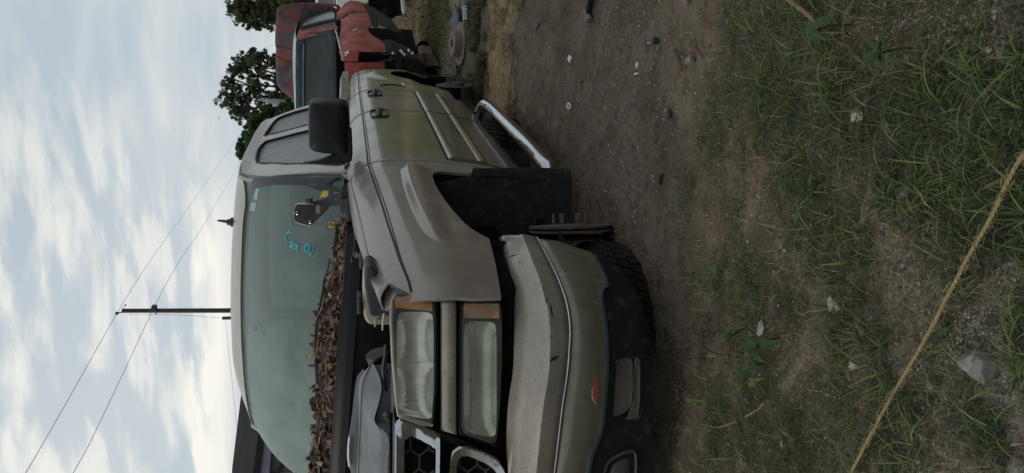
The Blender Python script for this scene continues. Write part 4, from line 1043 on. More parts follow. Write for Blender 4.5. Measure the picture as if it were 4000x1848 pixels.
v0 = [p+np.array((0, .012, 0)) for p in brow(R_l2, .038)]
v1 = brow(R_v1, .07)
bead = loft('valance_bead', [[p+np.array((0, 0, .004)) for p in l2], [p+np.array((0, -.012, -.002)) for p in l2], [p+np.array((0, -.010, -.012)) for p in l2], [p+np.array((0, .004, -.018)) for p in l2]], GREYT, truck, flip=True)
valance = loft('valance', [v0, lerp_rows(v0, v1, .25), lerp_rows(v0, v1, .5), lerp_rows(v0, v1, .8), v1, [p+np.array((0, .03, -.01)) for p in v1]], BLACKD, truck, flip=True, th=.006, angle=60)
VC = caster(valance)
def on_v(px, lift=.004):
    q = [VC(x, y, lift) for x, y in px]; return [v for v in q if v is not None]
# lamp opening with a muddy blank, and the tow hook opening
MUD = mat('muddy_blank', (.055, .045, .035), (.075, .066, .055), scale=14, rough=.75, bump=.002, bscale=90)
op = dense(rounded([(2398, 1412), (2430, 1394), (2496, 1392), (2508, 1420), (2506, 1560), (2500, 1636), (2460, 1652), (2385, 1640), (2392, 1560)], 26, 4), 14)
o3 = on_v(op)
pillow('fog_lamp_blank', o3, (.25, .97, .0), .02, BLACK, valance, rise=.006, ease=(0, 1, .6, -1.), inset=(0, .03, .06, .1), back=False)
op = dense(rounded([(2408, 1422), (2432, 1402), (2470, 1398), (2472, 1500), (2468, 1580), (2440, 1612), (2392, 1634), (2398, 1560)], 22, 4), 14)
o3 = on_v(op, .010); pillow('mud_plate', o3, (.25, .97, 0), .01, MUD, valance, rise=.004, ease=(0, .8, .3, .2), inset=(0, .03, .08, .14), back=False)
op = dense(rounded([(2478, 1398), (2500, 1400), (2500, 1560), (2490, 1636), (2440, 1640), (2474, 1590)], 10, 3), 14)
o3 = on_v(op, .009); pillow('mud_crust', o3, (.25, .97, 0), .01, MUD, valance, rise=.006, ease=(0, .8, 1, 1), inset=(0, .05, .1, .2), back=False)
op = dense(rounded([(2350, 1862), (2372, 1795), (2440, 1760), (2486, 1752), (2488, 1800), (2486, 1900), (2400, 1930), (2350, 1920)], 26, 4), 14)
o3 = on_v(op)
if len(o3) > 10:
    pillow('tow_hook_recess', o3, (.25, .97, 0), .02, GREYT, valance, rise=.008, ease=(0, 1, .4, -2.), inset=(0, .05, .12, .2), back=False)

# ---- wheel opening: liner, rear flap, rotor
ay = np.array(arch); rows = []
for xo, k in ((-.006, 1.0), (-.05, 1.04), (-.20, 1.06), (-.42, 1.06)):
    rows.append([np.array((S(min(y, .43), max(z, .6))+xo if xo > -.1 else .98+xo-.02, .02+(y-.02)*k, .35+(z-.35)*k)) for y, z in dense(list(arch)+[(-.40, .50), (-.42, .30)], .03)[:-22]])
LINER = mat('dusty_wheel_liner', (.006, .006, .006), (.030, .028, .025), scale=40, rough=.9, spec=.15, lo=.52, hi=.78, c3=(.004, .004, .004), scale3=4, lo3=.42, hi3=.6, bump=.001, bscale=220)
FLAPM = mat('dusty_flap_plastic', (.022, .022, .022), (.075, .07, .064), scale=30, rough=.85, lo=.5, hi=.8, c3=(.012, .012, .012), scale3=5, bump=.001, bscale=220)
loft('wheel_liner', rows, LINER, truck, th=.003)
loft('wheel_house_back', [[np.array((.50, y, z)) for y in np.linspace(-.55, .6, 10)] for z in (.08, .4, .85)], VOID, truck)
fl = rounded([(1846, 664), (1848, 656), (2205, 657), (2230, 668), (2236, 700), (2233, 840), (2226, 852), (2150, 868), (2100, 855), (2090, 900), (1900, 960), (1690, 900), (1690, 720), (1840, 690)], 14, 3)
fp3 = [pl(x, y, 'Y', .422) for x, y in fl]
MB().prism(fp3, np.array((0, .008, 0))).build('splash_flap', FLAPM, truck, bev=.002)
f2 = [pl(x, y, 'Y', .412) for x, y in rounded([(1842, 668), (1850, 658), (1950, 660), (2050, 668), (2110, 700), (2080, 712), (1990, 690), (1850, 690)], 8, 3)]
flap2 = MB().prism(f2, np.array((0, .006, 0))).build('flap_flange', BLACK, truck, bev=.002)
for x, y in ((1889, 709), (1980, 725), (2018, 712), (1866, 682)):
    c = pl(x, y, 'Y', .410); MB().lathe([(.0, -.004), (.009, -.003), (.011, .002)], c, (0, 1, 0), 10).build('push_clip', GREYT, flap2)
def rotor(pa, c, ax, R=.170, studs=True, name='brake_rotor', pm=RUST):
    b = MB()
    h = .012
    b.lathe([(.085, 0), (R, 0), (R, -.009), (.10, -.009)], c, ax, 56); b.lathe([(.10, -.017), (R, -.017), (R, -.026), (.085, -.026)], c, ax, 56)
    o = b.build(name, pm, pa)
    f = MB(); axn = np.array(ax, float)/np.linalg.norm(ax); a = np.cross(axn, (0, 0, 1.)); 
    if np.linalg.norm(a) < .1: a = np.array((1., 0, 0))
    a /= np.linalg.norm(a); bb = np.cross(axn, a)
    for k in range(44):
        t0 = 2*math.pi*k/44; d = math.cos(t0)*a+math.sin(t0)*bb; e = -math.sin(t0)*a+math.cos(t0)*bb
        p = np.array(c)-axn*.009; pts_ = [p+d*.095-e*.003, p+d*(R-.004)-e*.003, p+d*(R-.004)+e*.003, p+d*.095+e*.003]
        f.prism(pts_, -axn*.008)
    f.build('cooling_vane', VOID, o)
    MB().lathe([(.0, .005), (.082, .005), (.088, .004), (.092, 0), (.10, -.002)], c, ax, 40).build('rotor_hat', pm, o)
    if studs:
        for k in range(6):
            t0 = 2*math.pi*(k+.3)/6; p = np.array(c)+.068*(math.cos(t0)*a+math.sin(t0)*bb)
            MB().lathe([(.0068, .01), (.0068, .046), (.005, .050), (0, .050)], p, ax, 8).build('wheel_stud', RUST, o)
    return o
rotor(truck, (.862, -.03, .172), (.955, .295, .03))
MB().lathe([(.02, -.06), (.165, -.055), (.165, -.045)], (.862, -.03, .172), (.955, .295, .03), 30).build('dust_shield', VOID, truck)
b = MB(); b.tube([(.72, -.02, .17), (.60, 0, .20), (.40, .02, .26), (.1, .02, .30)], .035, 8); b.tube([(.70, -.12, .10), (.45, -.02, .10), (.2, .1, .13)], .03, 8); b.tube([(.68, 0, .38), (.5, 0, .42), (.3, 0, .42)], .03, 8)
b.build('suspension_arm', VOID, truck)
b = MB(); b.box((.36, -.85, .26), (.50, 4.4, .42)); b.box((-.50, -.85, .26), (-.36, 4.4, .42)); b.box((-.4, -.3, .16), (.4, .3, .36)); b.box((-.4, 1.2, .22), (.4, 1.35, .34)); b.build('chassis_frame', VOID, truck)
loft('floor_pan', [[np.array((x, y, .30)) for x in (-.95, .88)] for y in (.5, 2.7)], VOID, truck, th=.04)
loft('bed_floor', [[np.array((x, y, .55)) for x in (-.95, .86)] for y in (2.75, 4.5)], VOID, truck, th=.03)
loft('cab_back', [[np.array((x, 2.72, z)) for x in (-.98, .66)] for z in (.3, 1.08)], PAINT, truck, th=.01)
loft('leak_backing', [[np.array((.86, y, z)) for y in (.46, 2.7)] for z in (.25, 1.04)], VOID, truck, th=.01)  # unseen dark backing added to stop light leaking through the body
loft('bed_inner', [[np.array((.80, y, z)) for y in (2.75, 3.1, 3.9, 4.5)] for z in (.55, 1.04)], VOID, truck, th=.01)
b = MB(); b.box((-.8, .35, .72), (.8, .95, .98)); b.build('dashboard', SEATM, truck, bev=.04)
for sx in (.36, -.52):
    b = MB(); b.box((sx-.25, 1.35, .45), (sx+.25, 1.85, .65)); b.build('seat', SEATM, truck, bev=.06)
    b = MB(); b.box((sx-.24, 1.72, .60), (sx+.24, 1.90, 1.22)); b.build('seat_back', SEATM, truck, bev=.07)
    b = MB(); b.box((sx-.14, 1.78, 1.26), (sx+.14, 1.90, 1.44)); b.build('headrest', SEATM, truck, bev=.05)
b = MB(); b.lathe([(.17, -.012), (.185, 0), (.17, .012), (.155, 0), (.17, -.012)], (.36, .98, 1.02), (0, -.85, .5), 24); b.build('steering_wheel', BLACK, truck)

# rear wheel opening: drum, studs, liner sheet
loft('wheel_house', [[np.array((.60, y, z)) for y in (3.0, 4.1)] for z in (.1, .9)], VOID, truck)
rows = []
for xo in (-.006, -.04, -.3):
    rows.append([np.array((S(y, max(z, .45))+xo, y, z)) for y, z in [(3.86, .20)]+ra[1:-1]+[(3.14, .20)]])
loft('wheel_liner', rows, LINER, truck)
rfp = [pl(x, y, 'Y', 3.9) for x, y in rounded([(1560, 292), (1620, 290), (1780, 303), (1797, 318), (1796, 352), (1740, 352), (1620, 330), (1560, 318)], 12, 3)]
MB().prism(rfp, np.array((0, .01, 0))).build('splash_flap', FLAPM, truck)
dc = pl(1785, 372, 'Y', 3.30)
dc = np.array((.925, 3.36, .225))
dr = MB().lathe([(0, .012), (.05, .02), (.075, .02), (.08, .0), (.148, -.002), (.153, -.012), (.153, -.08), (.16, -.09), (.16, -.10), (0, -.1)], dc, (1, .02, .03), 40).build('rear_brake_drum', STEEL, truck)
for k in range(6):
    t0 = 2*math.pi*(k+.2)/6; p = dc+np.array((0, .062*math.cos(t0), .062*math.sin(t0))); MB().lathe([(.008, -.01), (.008, .05), (.005, .054), (0, .054)], p, (1, .02, .03), 8).build('wheel_stud', RUST, dr)
b = MB(); b.tube([(.85, 3.38, .225), (.3, 3.4, .23), (-.4, 3.42, .235)], .05, 10); b.build('rear_axle', VOID, truck)
b = MB(); b.tube([(.62, 2.9, .25), (.62, 2.9, .05)], .012, 6); b.build('shock_absorber', VOID, truck)

# bed cover lying over the bed behind the cab
tc_ = [(1.00, 0)]
tp = [pl(1325, 378, 'Y', 2.79), pl(1369, 376, 'Y', 2.79), pl(1365, 271, 'Y', 4.30), pl(1338, 273, 'Y', 4.30), pl(1328, 300, 'Y', 3.7), pl(1327, 340, 'Y', 3.2)]
b = MB(); b.prism([np.array((p[0]-.012, p[1], p[2])) for p in tp], np.array((-1.6, 0, .02))); b.build('bed_cover', PAINT, truck, bev=.012)

# ---- step bar
SX = .972
axis_px = [(1893, 398), (1935, 438), (2005, 508), (2072, 575), (2128, 638), (2158, 675)]
sb = [pl(x, y, 'X', SX) for x, y in axis_px]
a, bq = sb[0], sb[-1]
path = [np.array((.60, a[1]+.06, a[2]+.09)), np.array((.86, a[1]+.05, a[2]+.03)), np.array((.925, a[1]+.03, a[2]+.01)), np.array((.958, a[1]-.03, a[2]))]
path += [p for p in sb[1:-1]]
bq = pl(2146, 653, 'X', SX)
path += [bq, bq+np.array((-.05, -.01, .0)), bq+np.array((-.16, .03, .01)), np.array((.62, bq[1]+.04, bq[2]+.05))]
step = tube('step_bar', smoothline(path, 90), .040, CHROME, truck, seg=20)
SC_ = caster(step)
PAD = mat('step_recess', (.12, .12, .12), (.05, .048, .045), scale=22, rough=.25, metal=1., rough2=.5)
for px in ([(1886, 408), (1893, 404), (1905, 410), (1922, 432), (1928, 455), (1922, 462), (1908, 450), (1890, 428)], [(2012, 545), (2018, 540), (2030, 544), (2062, 570), (2088, 600), (2090, 628), (2078, 634), (2050, 606), (2018, 568)]):
    cx = np.mean([p[0] for p in px]); cy = np.mean([p[1] for p in px])
    o3 = [SC_(x, y, .002) for x, y in dense(rounded(px, 8, 3), 5)]; o3 = [v for v in o3 if v is not None]
    q, d = ray(cx, cy)
    pillow('step_pad', o3, d, .01, PAD, step, rise=.005, ease=(0, 1.0, 1.3, 1.5), inset=(0, .04, .12, .3), back=False)

# ---- engine bay
b = MB(); b.box((-.72, -.55, .35), (.70, .20, .62)); b.build('engine_block', VOID, truck)
loft('inner_fender', [[np.array((.70, y, z)) for y in np.linspace(-.7, .6, 6)] for z in (.4, .88, .94)], VOID, truck, th=.01)
RB = [pl(x, y, 'Y', -.42) for x, y in rounded([(1425, 1110), (1421, 1140), (1419, 1215), (1423, 1245), (1440, 1270), (1500, 1271), (1540, 1272), (1560, 1200), (1540, 1110), (1470, 1060), (1428, 1050)], 16, 4)]
coolant = MB().prism(RB, np.array((0, .22, 0))).build('coolant_tank', RESV, truck, bev=.014)
FB = [pl(x, y, 'Y', -.52) for x, y in rounded([(1426, 1050), (1424, 1120), (1442, 1230), (1452, 1238), (1545, 1236), (1545, 1120), (1500, 1085), (1450, 1042)], 10, 3)]
MB().prism(FB, np.array((0, .12, 0))).build('fuse_box', mat('textured_black_cover', (.016, .016, .018), (.03, .03, .034), scale=50, rough=.4, bump=.003, bscale=260), truck, bev=.014)
FT = [pl(x, y, 'Y', -.535) for x, y in ((1424, 1048), (1442, 1232), (1452, 1236), (1446, 1150), (1436, 1046))]
lb = [pl(x, y, 'Y', -.445) for x, y in ((1476, 1235), (1497, 1235), (1497, 1254), (1476, 1254))]
lab = mesh('coolant_label', lb, [(0, 1, 2, 3)], WHITEL, coolant, angle=None)
def letters(strokes, pa, Y, w=.0012):
    b = MB()
    for s in strokes: b.tube([pl(x, y, 'Y', Y) for x, y in s], w, 4)
    b.build('label_letters', INK, coolant)
letters([[(1485, 1238), (1479, 1238), (1479, 1250), (1485, 1250)], [(1479, 1244), (1484, 1244)], [(1488, 1238), (1488, 1250), (1494, 1250)]], lab, -.448)
tube('tank_strap', [pl(x, y, 'Y', -.45) for x, y in ((1466, 1240), (1467, 1262), (1465, 1276))], .004, RESV, coolant, seg=6)
b = MB(); q = pl(1402, 1180, 'Y', -.40); b.box(q-np.array((.035, .03, .008)), q+np.array((.03, .03, .006))); b.build('fuse_box_latch', BLACK, truck, bev=.004)
# air intake duct: a wide moulded hump running across the radiator support
def duct_row(px, Y, k): return smoothline([pl(x, y, 'Y', Y_) for (x, y), Y_ in zip(px, Y)], k)
K = 40
e0 = duct_row([(1454, 1420), (1420, 1455), (1402, 1500), (1399, 1560), (1398, 1640), (1393, 1740), (1388, 1848), (1384, 1980)], [-.52, -.50, -.48, -.46, -.45, -.45, -.45, -.45], K)
e1 = duct_row([(1455, 1421), (1434, 1462), (1420, 1500), (1415, 1560), (1412, 1640), (1408, 1740), (1404, 1848), (1402, 1980)], [-.55, -.55, -.55, -.55, -.55, -.55, -.55, -.55], K)
e2 = duct_row([(1457, 1421), (1464, 1450), (1466, 1500), (1458, 1560), (1448, 1640), (1452, 1740), (1450, 1848), (1450, 1980)], [-.58, -.62, -.64, -.66, -.68, -.70, -.71, -.71], K)
e3 = duct_row([(1460, 1424), (1482, 1470), (1490, 1515), (1478, 1580), (1462, 1640), (1490, 1690), (1496, 1740), (1490, 1848), (1488, 1980)], [-.60, -.66, -.68, -.72, -.74, -.78, -.79, -.80, -.80], K)
e4 = duct_row([(1461, 1428), (1486, 1474), (1493, 1517), (1482, 1588), (1468, 1640), (1508, 1692), (1520, 1730), (1514, 1848), (1512, 1980)], [-.58, -.64, -.66, -.70, -.72, -.80, -.81, -.82, -.82], K)
e00 = [p+np.array((0, .05, -.05)) for p in e0]; e5 = [p+np.array((0, .02, -.09)) for p in e4]
air = loft('air_intake_duct', [e00, list(e0), list(e1), lerp_rows(e1, e2, .5), list(e2), lerp_rows(e2, e3, .6), list(e3), list(e4), e5], GREYP, truck, flip=True)
tube('duct_seam', [p+np.array((0, -.002, .003)) for p in e1], .0018, INK, air, seg=4)
# second duct body behind it, darker, with an engraved emblem plate
s0 = duct_row([(1418, 1440), (1394, 1475), (1384, 1540), (1372, 1640), (1362, 1700), (1356, 1760), (1358, 1800), (1368, 1835), (1376, 1870)], [-.42]*9, K)
s1 = duct_row([(1424, 1450), (1410, 1490), (1402, 1560), (1396, 1640), (1388, 1700), (1384, 1760), (1384, 1800), (1386, 1835), (1388, 1870)], [-.47]*9, K)
ecov = loft('engine_cover', [[p+np.array((0, .10, -.06)) for p in s0], list(s0), lerp_rows(s0, s1, .5), list(s1), [p+np.array((0, -.02, -.06)) for p in s1]], GREYT, truck, flip=True)
em = duct_row([(1366, 1700), (1361, 1740), (1360, 1780), (1364, 1820)], [-.435]*4, 12); em2 = duct_row([(1372, 1706), (1369, 1740), (1369, 1780), (1374, 1822)], [-.455]*4, 12)
loft('emblem_plate', [[p+np.array((0, -.004, .004)) for p in em], [p+np.array((0, -.006, .006)) for p in em2]], CHROME, ecov)
# front edge of the support: hoses and harness between duct and lamp
tube('wiring_harness', smoothline([pl(x, y, 'Y', -.66) for x, y in ((1506, 1345), (1502, 1400), (1496, 1440), (1504, 1500), (1514, 1540), (1526, 1600), (1540, 1624))], 30), .006, BLACK, truck, seg=6)
tube('wiring_harness', smoothline([pl(x, y, 'Y', -.62) for x, y in ((1512, 1370), (1506, 1420), (1510, 1450), (1516, 1478))], 20), .004, STEEL, truck, seg=5)
tube('wiring_harness', smoothline([pl(x, y, 'Y', -.60) for x, y in ((1500, 1225), (1496, 1250), (1494, 1290))], 10), .003, WHITEL, truck, seg=5)
tube('duct_neck', smoothline([pl(x, y, 'Y', -.45) for x, y in ((1470, 1380), (1488, 1430), (1500, 1470))], 10), .04, GREYT, truck, seg=12)
CRU = mat('crumbling_foam', (.16, .13, .09), (.05, .04, .03), scale=60, rough=.9, bump=.004, bscale=120)
cr = MB()
for i in range(7):
    x, y = 1506+i*4, 1620+i*9; c = pl(x, y, 'Y', -.74); cr.lathe([(0, .012), (.008+.004*(i % 2), .004), (.011, -.004), (.004, -.012)], c, (rng.normal(), rng.normal(), 1), 6)
cr.build('foam_crumbs', CRU, truck)
tube('brake_line', [pl(1372, 1020, 'Y', .2), pl(1384, 980, 'Y', .25), pl(1388, 940, 'Y', .3), pl(1384, 905, 'Y', .4)], .006, STEEL, truck, seg=6); tube('hose_end', [pl(1392, 1000, 'Y', .05), pl(1404, 986, 'Y', .04)], .014, STEEL, truck)
b = MB(); q = pl(1420, 1012, 'Y', -.2); b.box(q-np.array((.03, .03, .012)), q+np.array((.02, .03, .016))); b.build('hood_bump_stop', BLACK, truck, bev=.005)
# lamp bracket seen between fender tip and lamp
b = MB(); b.prism([pl(x, y, 'Y', -.60) for x, y in ((1495, 1115), (1535, 1130), (1522, 1180), (1506, 1172), (1498, 1140))], np.array((0, .02, 0))); b.build('lamp_bracket', BLACK, truck, bev=.004)

# ---- far side: mirrored body panels and lamps
def mirrored(o, cx):
    me = o.data.copy(); bm = bmesh.new(); bm.from_mesh(me); off = wloc(o)
    for v in bm.verts: v.co.x = 2*cx-(v.co.x+off.x)-off.x
    bmesh.ops.reverse_faces(bm, faces=bm.faces[:]); bm.to_mesh(me); bm.free()
    c = bpy.data.objects.new(o.name.split('.')[0], me); col.objects.link(c); c.parent = o.parent; c.location = o.location
    for md in o.modifiers:
        if md.type == 'SOLIDIFY': solid(c, md.thickness, md.offset)
        elif md.type == 'BEVEL': solid(c, 0, bev=md.width)
    return c
for o in (fender, front_door, rear_door, bed): mirrored(o, -.03)
for o in (headlight, park): mirrored(o, 0)
# ================================================================ loose things under and around the pickup
def tyre(name, c, R, W, ax, label, group=None, rim=None):
    o = thing(name, tuple(c), label, 'tyre', group); c = np.array(c, float)
    b = MB(); h = W/2
    b.lathe([(R*.60, h*.80), (R*.66, h*.96), (R*.80, h*1.0), (R*.93, h*.92), (R*.965, h*.80), (R*.965, -h*.80), (R*.93, -h*.92), (R*.80, -h), (R*.66, -h*.96), (R*.60, -h*.80), (R*.58, -h*.6), (R*.58, h*.6), (R*.60, h*.80)], c, ax, 56)
    b.build('carcass', RUBBER, o)
    axn = np.array(ax, float)/np.linalg.norm(ax); a = np.cross(axn, (0, 0, 1.)) if abs(axn[2]) < .9 else np.cross(axn, (1., 0, 0)); a /= np.linalg.norm(a); bb = np.cross(axn, a)
    t = MB(); nb = 54
    for row, (z0, z1) in enumerate(((-.92, -.50), (-.44, -.04), (.04, .44), (.50, .92))):
        for k in range(nb):
            t0 = 2*math.pi*(k+(row % 2)*.5)/nb; t1 = t0+2*math.pi/nb*.76; R2 = R*(.985 if row in (0, 3) else 1.0)
            pts = []
            for tt, z in ((t0, z0), (t1, z0), (t1+.02, z1), (t0+.02, z1)): pts.append(c+(math.cos(tt)*a+math.sin(tt)*bb)*(R*.95)+axn*h*z)
            v = pts+[p+(p-c-axn*np.dot(p-c, axn))/(R*.95)*(R2-R*.95) for p in pts]
            t.add(v, [(0, 1, 5, 4), (1, 2, 6, 5), (2, 3, 7, 6), (3, 0, 4, 7), (4, 5, 6, 7)])
    tr = t.build('tread', RUBBER, o, smooth=False); tr['kind'] = 'stuff'
    if rim:
        MB().lathe([(R*.60, h*.75), (R*.57, h*.55), (R*.5, h*.1), (R*.42, h*.12), (R*.22, h*.35), (R*.16, h*.35), (R*.15, h*.2), (R*.40, -h*.05), (R*.57, -h*.55), (R*.6, -h*.75)], c, ax, 40).build('rim', STEEL, o)
    return o
tyre('discarded_tyre', (.50, -.29, .085), .365, .17, (.10, -.06, 1), 'black tyre lying flat on the dirt under the front bumper')
tyre('discarded_tyre', (.60, 1.86, .115), .345, .23, (0, 0, 1), 'black tyre lying flat on the dirt under the pickup cab behind the chrome step bar')
b = MB(); p = pl(1945, 488, 'Y', 1.55)
bk = MB().lathe([(.0, .0), (.10, .0), (.125, .26), (.132, .262), (.13, .25), (.105, .02), (0, .02)], (.70, 1.52, .02), (0, 0, 1), 28).build('black_bucket', BLACK, None, loc=(.70, 1.52, .02))
tag(bk, 'open black bucket standing in the dark under the cab sill', 'bucket')

# ---------------------------------------------------------------- rusty red pickup parked behind
RED = mat('faded_red_paint', (.29, .05, .034), (.19, .042, .032), scale=3.2, rough=.55, rough2=.85, c3=(.05, .032, .032), scale3=4.5, lo3=.52, hi3=.70, bump=.0006, bscale=300, lo=.36, hi=.62)
REDF = mat('pink_faded_red_paint', (.34, .085, .065), (.25, .058, .042), scale=5, rough=.6, rough2=.85, c3=(.07, .035, .03), scale3=6, lo3=.56, hi3=.7, lo=.36, hi=.62)
HOODM = mat('rusted_hood_paint', (.17, .045, .035), (.06, .055, .062), scale=3.0, rough=.7, lo=.42, hi=.60, c3=(.045, .032, .032), scale3=5, lo3=.5, hi3=.66, bump=.001, bscale=140)
TEAL = mat('teal_paint', (.015, .055, .075), (.035, .095, .125), scale=12, rough=.5, c3=(.02, .03, .04), scale3=5)
PALE = mat('pale_blue_chalked_paint', (.45, .52, .58), (.32, .42, .50), scale=14, rough=.6)
GUARD = mat('dull_grey_cladding', (.020, .021, .021), (.042, .042, .040), scale=9, rough=.85, spec=.2)
RG = glass_mat('dark_old_glass', (.05, .055, .052), (.09, .095, .09), .20, .25, scale=2.2, transp=.45, gspec=.12)
RG2 = glass_mat('grey_door_glass', (.20, .24, .23), (.26, .30, .285), .5, .15, scale=3, transp=.1)
O = np.array((.87, 5.9, 0.)); A = np.array((math.sin(math.radians(10)), math.cos(math.radians(10)), 0)); Wd = np.array((-A[1], A[0], 0))
red = thing('red_pickup', tuple(O+A*1.6+Wd*.9), 'rusty faded red pickup with missing headlight and wheels, behind the beige pickup', 'pickup truck')
def RP(s, t_, z): return O+A*s+Wd*t_+np.array((0, 0, z))
_rb = pchip([.3, .55, .75, .95, 1.08, 1.16, 1.35, 1.66], [.07, .03, .01, .0, .02, .07, .15, .27])
def rs(s, z): return RP(s, float(_rb(z))+.10*float(sm(s, .5, -.1)), z)
def rside(x, y, t_=.03):
    p = plp(x, y, O+Wd*t_, Wd); return float(np.dot(p-O, A)), float(p[2])
RN = tuple(-Wd)
fpoly = [rside(1340, 200), rside(1325, 170), rside(1322, 140), rside(1330, 110), rside(1334, 64), rside(1430, 60), rside(1500, 72), rside(1470, 92), rside(1448, 104), rside(1437, 114), rside(1440, 132), rside(1460, 150), rside(1490, 164), rside(1518, 184), rside(1512, 200), rside(1440, 203)]
panel('front_fender', fpoly, rs, REDF, red, gu=.06, gv=.05, outward=RN)
gpoly2 = [rside(1430, 60), rside(1500, 72), rside(1470, 92), rside(1448, 104), rside(1456, 100), rside(1500, 118), rside(1545, 118), rside(1515, 80), rside(1500, 40), rside(1440, 32)]
dpoly = [rside(1310, 57), rside(1430, 54), rside(1452, 56), rside(1432, 22), rside(1405, 15), rside(1372, 8), rside(1345, 10), rside(1316, 26)]
panel('door', dpoly, rs, RED, red, gu=.08, gv=.05, outward=RN)
# grey lower cladding: behind and ahead of the wheel opening
for px in ([(1420, 24), (1440, 26), (1468, 62), (1480, 100), (1470, 112), (1452, 104), (1440, 62)], [(1442, 30), (1460, 34), (1530, 76), (1570, 122), (1540, 118), (1482, 98), (1468, 62)], [(1497, 160), (1530, 156), (1542, 200), (1516, 204)], [(1532, 158), (1600, 178), (1640, 200), (1600, 204), (1546, 202)]):
    panel('cladding', [rside(x, y, .015) for x, y in px], lambda s, z: rs(s, z)-Wd*.015, GUARD, red, gu=.08, gv=.06, outward=RN)
# lines and wheel house
loft('wheel_house', [[RP(s, .35, z) for s in (-.2, 2.4)] for z in (.2, 1.1)], VOID, red)
MB().prism([RP(.3, .75, .46), RP(.3, 1.4, .46), RP(.3, 1.4, .75), RP(.3, .75, .75)], A*2.3).build('chassis', VOID, red)
# front end: headlight hole, header, bumperless valance
def rfront(x, y, s=-.02): return plp(x, y, O+A*s, A)
def rface(name, px, m, dep=.03, s=-.02): return MB().prism([rfront(x, y, s) for x, y in px], A*dep).build(name, m, red, bev=.006)
rface('headlight_panel', [(1342, 200), (1358, 201), (1358, 240), (1342, 241)], RED)
rface('headlight_panel', [(1358, 200), (1400, 203), (1400, 240), (1358, 241)], RED)
rface('headlight_hole', [(1402, 204), (1545, 205), (1545, 241), (1405, 238)], VOID, .02, .02)
rface('header_panel', [(1347, 245), (1505, 245), (1505, 330), (1347, 330)], RED)
rface('header_panel', [(1347, 330), (1505, 330), (1505, 560), (1347, 560)], RED)
rface('bumper_bracket', [(1545, 205), (1570, 205), (1572, 300), (1548, 300)], BLACKD, .05, -.03)
rface('valance', [(1570, 226), (1600, 226), (1632, 236), (1656, 258), (1668, 300), (1664, 420), (1570, 420)], BLACKD, .05, .0)
for px in ([(1650, 205), (1690, 210), (1720, 255), (1660, 262)], [(1640, 210), (1665, 205), (1668, 262), (1640, 262)]): rface('hanging_bracket', px, RUST, .3, .1)
b = MB()
for q in ([(1490, 208), (1520, 212), (1540, 206), (1550, 214)], [(1470, 246), (1510, 236), (1530, 222), (1538, 206)], [(1520, 240), (1540, 226), (1552, 222)], [(1560, 196), (1575, 206), (1590, 200), (1612, 210)], [(1570, 200), (1600, 192), (1605, 206)], [(1660, 225), (1640, 214), (1625, 216)]): b.tube(smoothline([rfront(x, y, -.06) for x, y in q], 10), .008, 5)
b.build('hanging_wire', BLACK, red)
for x, y in ((1535, 207), (1572, 205), (1580, 212), (1597, 196), (1611, 207), (1566, 198)): MB().lathe([(0, .018), (.014, .01), (.014, -.01), (0, -.018)], rfront(x, y, -.08), (0, .3, 1), 8).build('bulb_socket', TG, red)
# suspension and hub hanging behind the wheel opening
b = MB(); b.tube([RP(.55, .15, .12), RP(.55, .9, .2)], .08, 8); b.lathe([(0, .05), (.09, .05), (.10, 0), (.05, -.08)], RP(.60, .10, .20), Wd, 14); b.tube([RP(.3, .2, .3), RP(.7, .25, .12)], .05, 6); b.tube([RP(-.1, .25, .0), RP(.5, .3, .16)], .045, 6); b.tube([RP(.2, .16, .02), RP(.2, .16, .4)], .05, 6)
b.build('suspension', VOID, red)
# hood opening: torn grey inner edge, dark bay
b = MB(); e = [rfront(1316, 118, 1.0), rfront(1325, 150, .7), rfront(1330, 170, .4), rfront(1338, 205, .05), rfront(1343, 236, -.02)]
tube('torn_seal', [p+np.array((0, 0, .015+.004*math.sin(i*2.2))) for i, p in enumerate(smoothline(e, 18))], .010, TG, red, seg=6)
loft('engine_bay', [[RP(s, t_, z) for t_ in (.12, 1.8)] for s, z in ((0, .98), (.5, .9), (1.05, .98))], VOID, red)
# cab: windshield, frame, pillars, side window
def rz(x, y, s): return plp(x, y, O+A*s, A)
WB, WT = 1.02, 1.75
wsq = [rz(1318, 118, WB), rz(1318, 140, WB)]
ptl = [(1215, 140), (1272, 127)]
# teal frame as a rounded ring, glass set inside it
s_of = lambda x: WT+(WB-WT)*np.clip((x-1160)/(1320-1160.), 0, 1)
def wpt(x, y, d=0.): 
    s = float(s_of(x))+d; return plp(x, y, O+A*s, A)
ro = rounded([(1163, 150), (1186, 134), (1318, 112), (1322, 600), (1162, 600)], 18, 4); ri = rounded([(1184, 166), (1200, 146), (1288, 128), (1290, 585), (1184, 585)], 14, 4)
FRAMEM = mat('dark_window_frame', (.012, .016, .020), (.03, .036, .042), scale=6, rough=.7, spec=.2)
O3 = resample([wpt(x, y) for x, y in dense(ro, 20)+[ro[0]]], 81)[:-1]; I3 = resample([wpt(x, y, .02) for x, y in dense(ri, 20)+[ri[0]]], 81)[:-1]
k = min(range(80), key=lambda k: sum(np.linalg.norm(I3[(i+k) % 80]-O3[i]) for i in range(0, 80, 4))); I3 = np.roll(I3, -k, axis=0)
loft('windshield_frame', [list(O3), lerp_rows(O3, I3, .5), list(I3)], FRAMEM, red, closed=True, th=.03)
tst = [wpt(x, y, -.012) for x, y in ((1166, 152), (1164, 200), (1163, 330), (1168, 460), (1172, 560))]; tsb = [wpt(x, y, -.012) for x, y in ((1188, 156), (1188, 200), (1187, 330), (1188, 460), (1190, 560))]
loft('header_strip', [smoothline(tst, 20), smoothline(tsb, 20)], TEAL, red, th=.01)
sealp = list(I3)+[I3[0]]; tube('windshield_seal', sealp, .016, SEAL, red, seg=6)
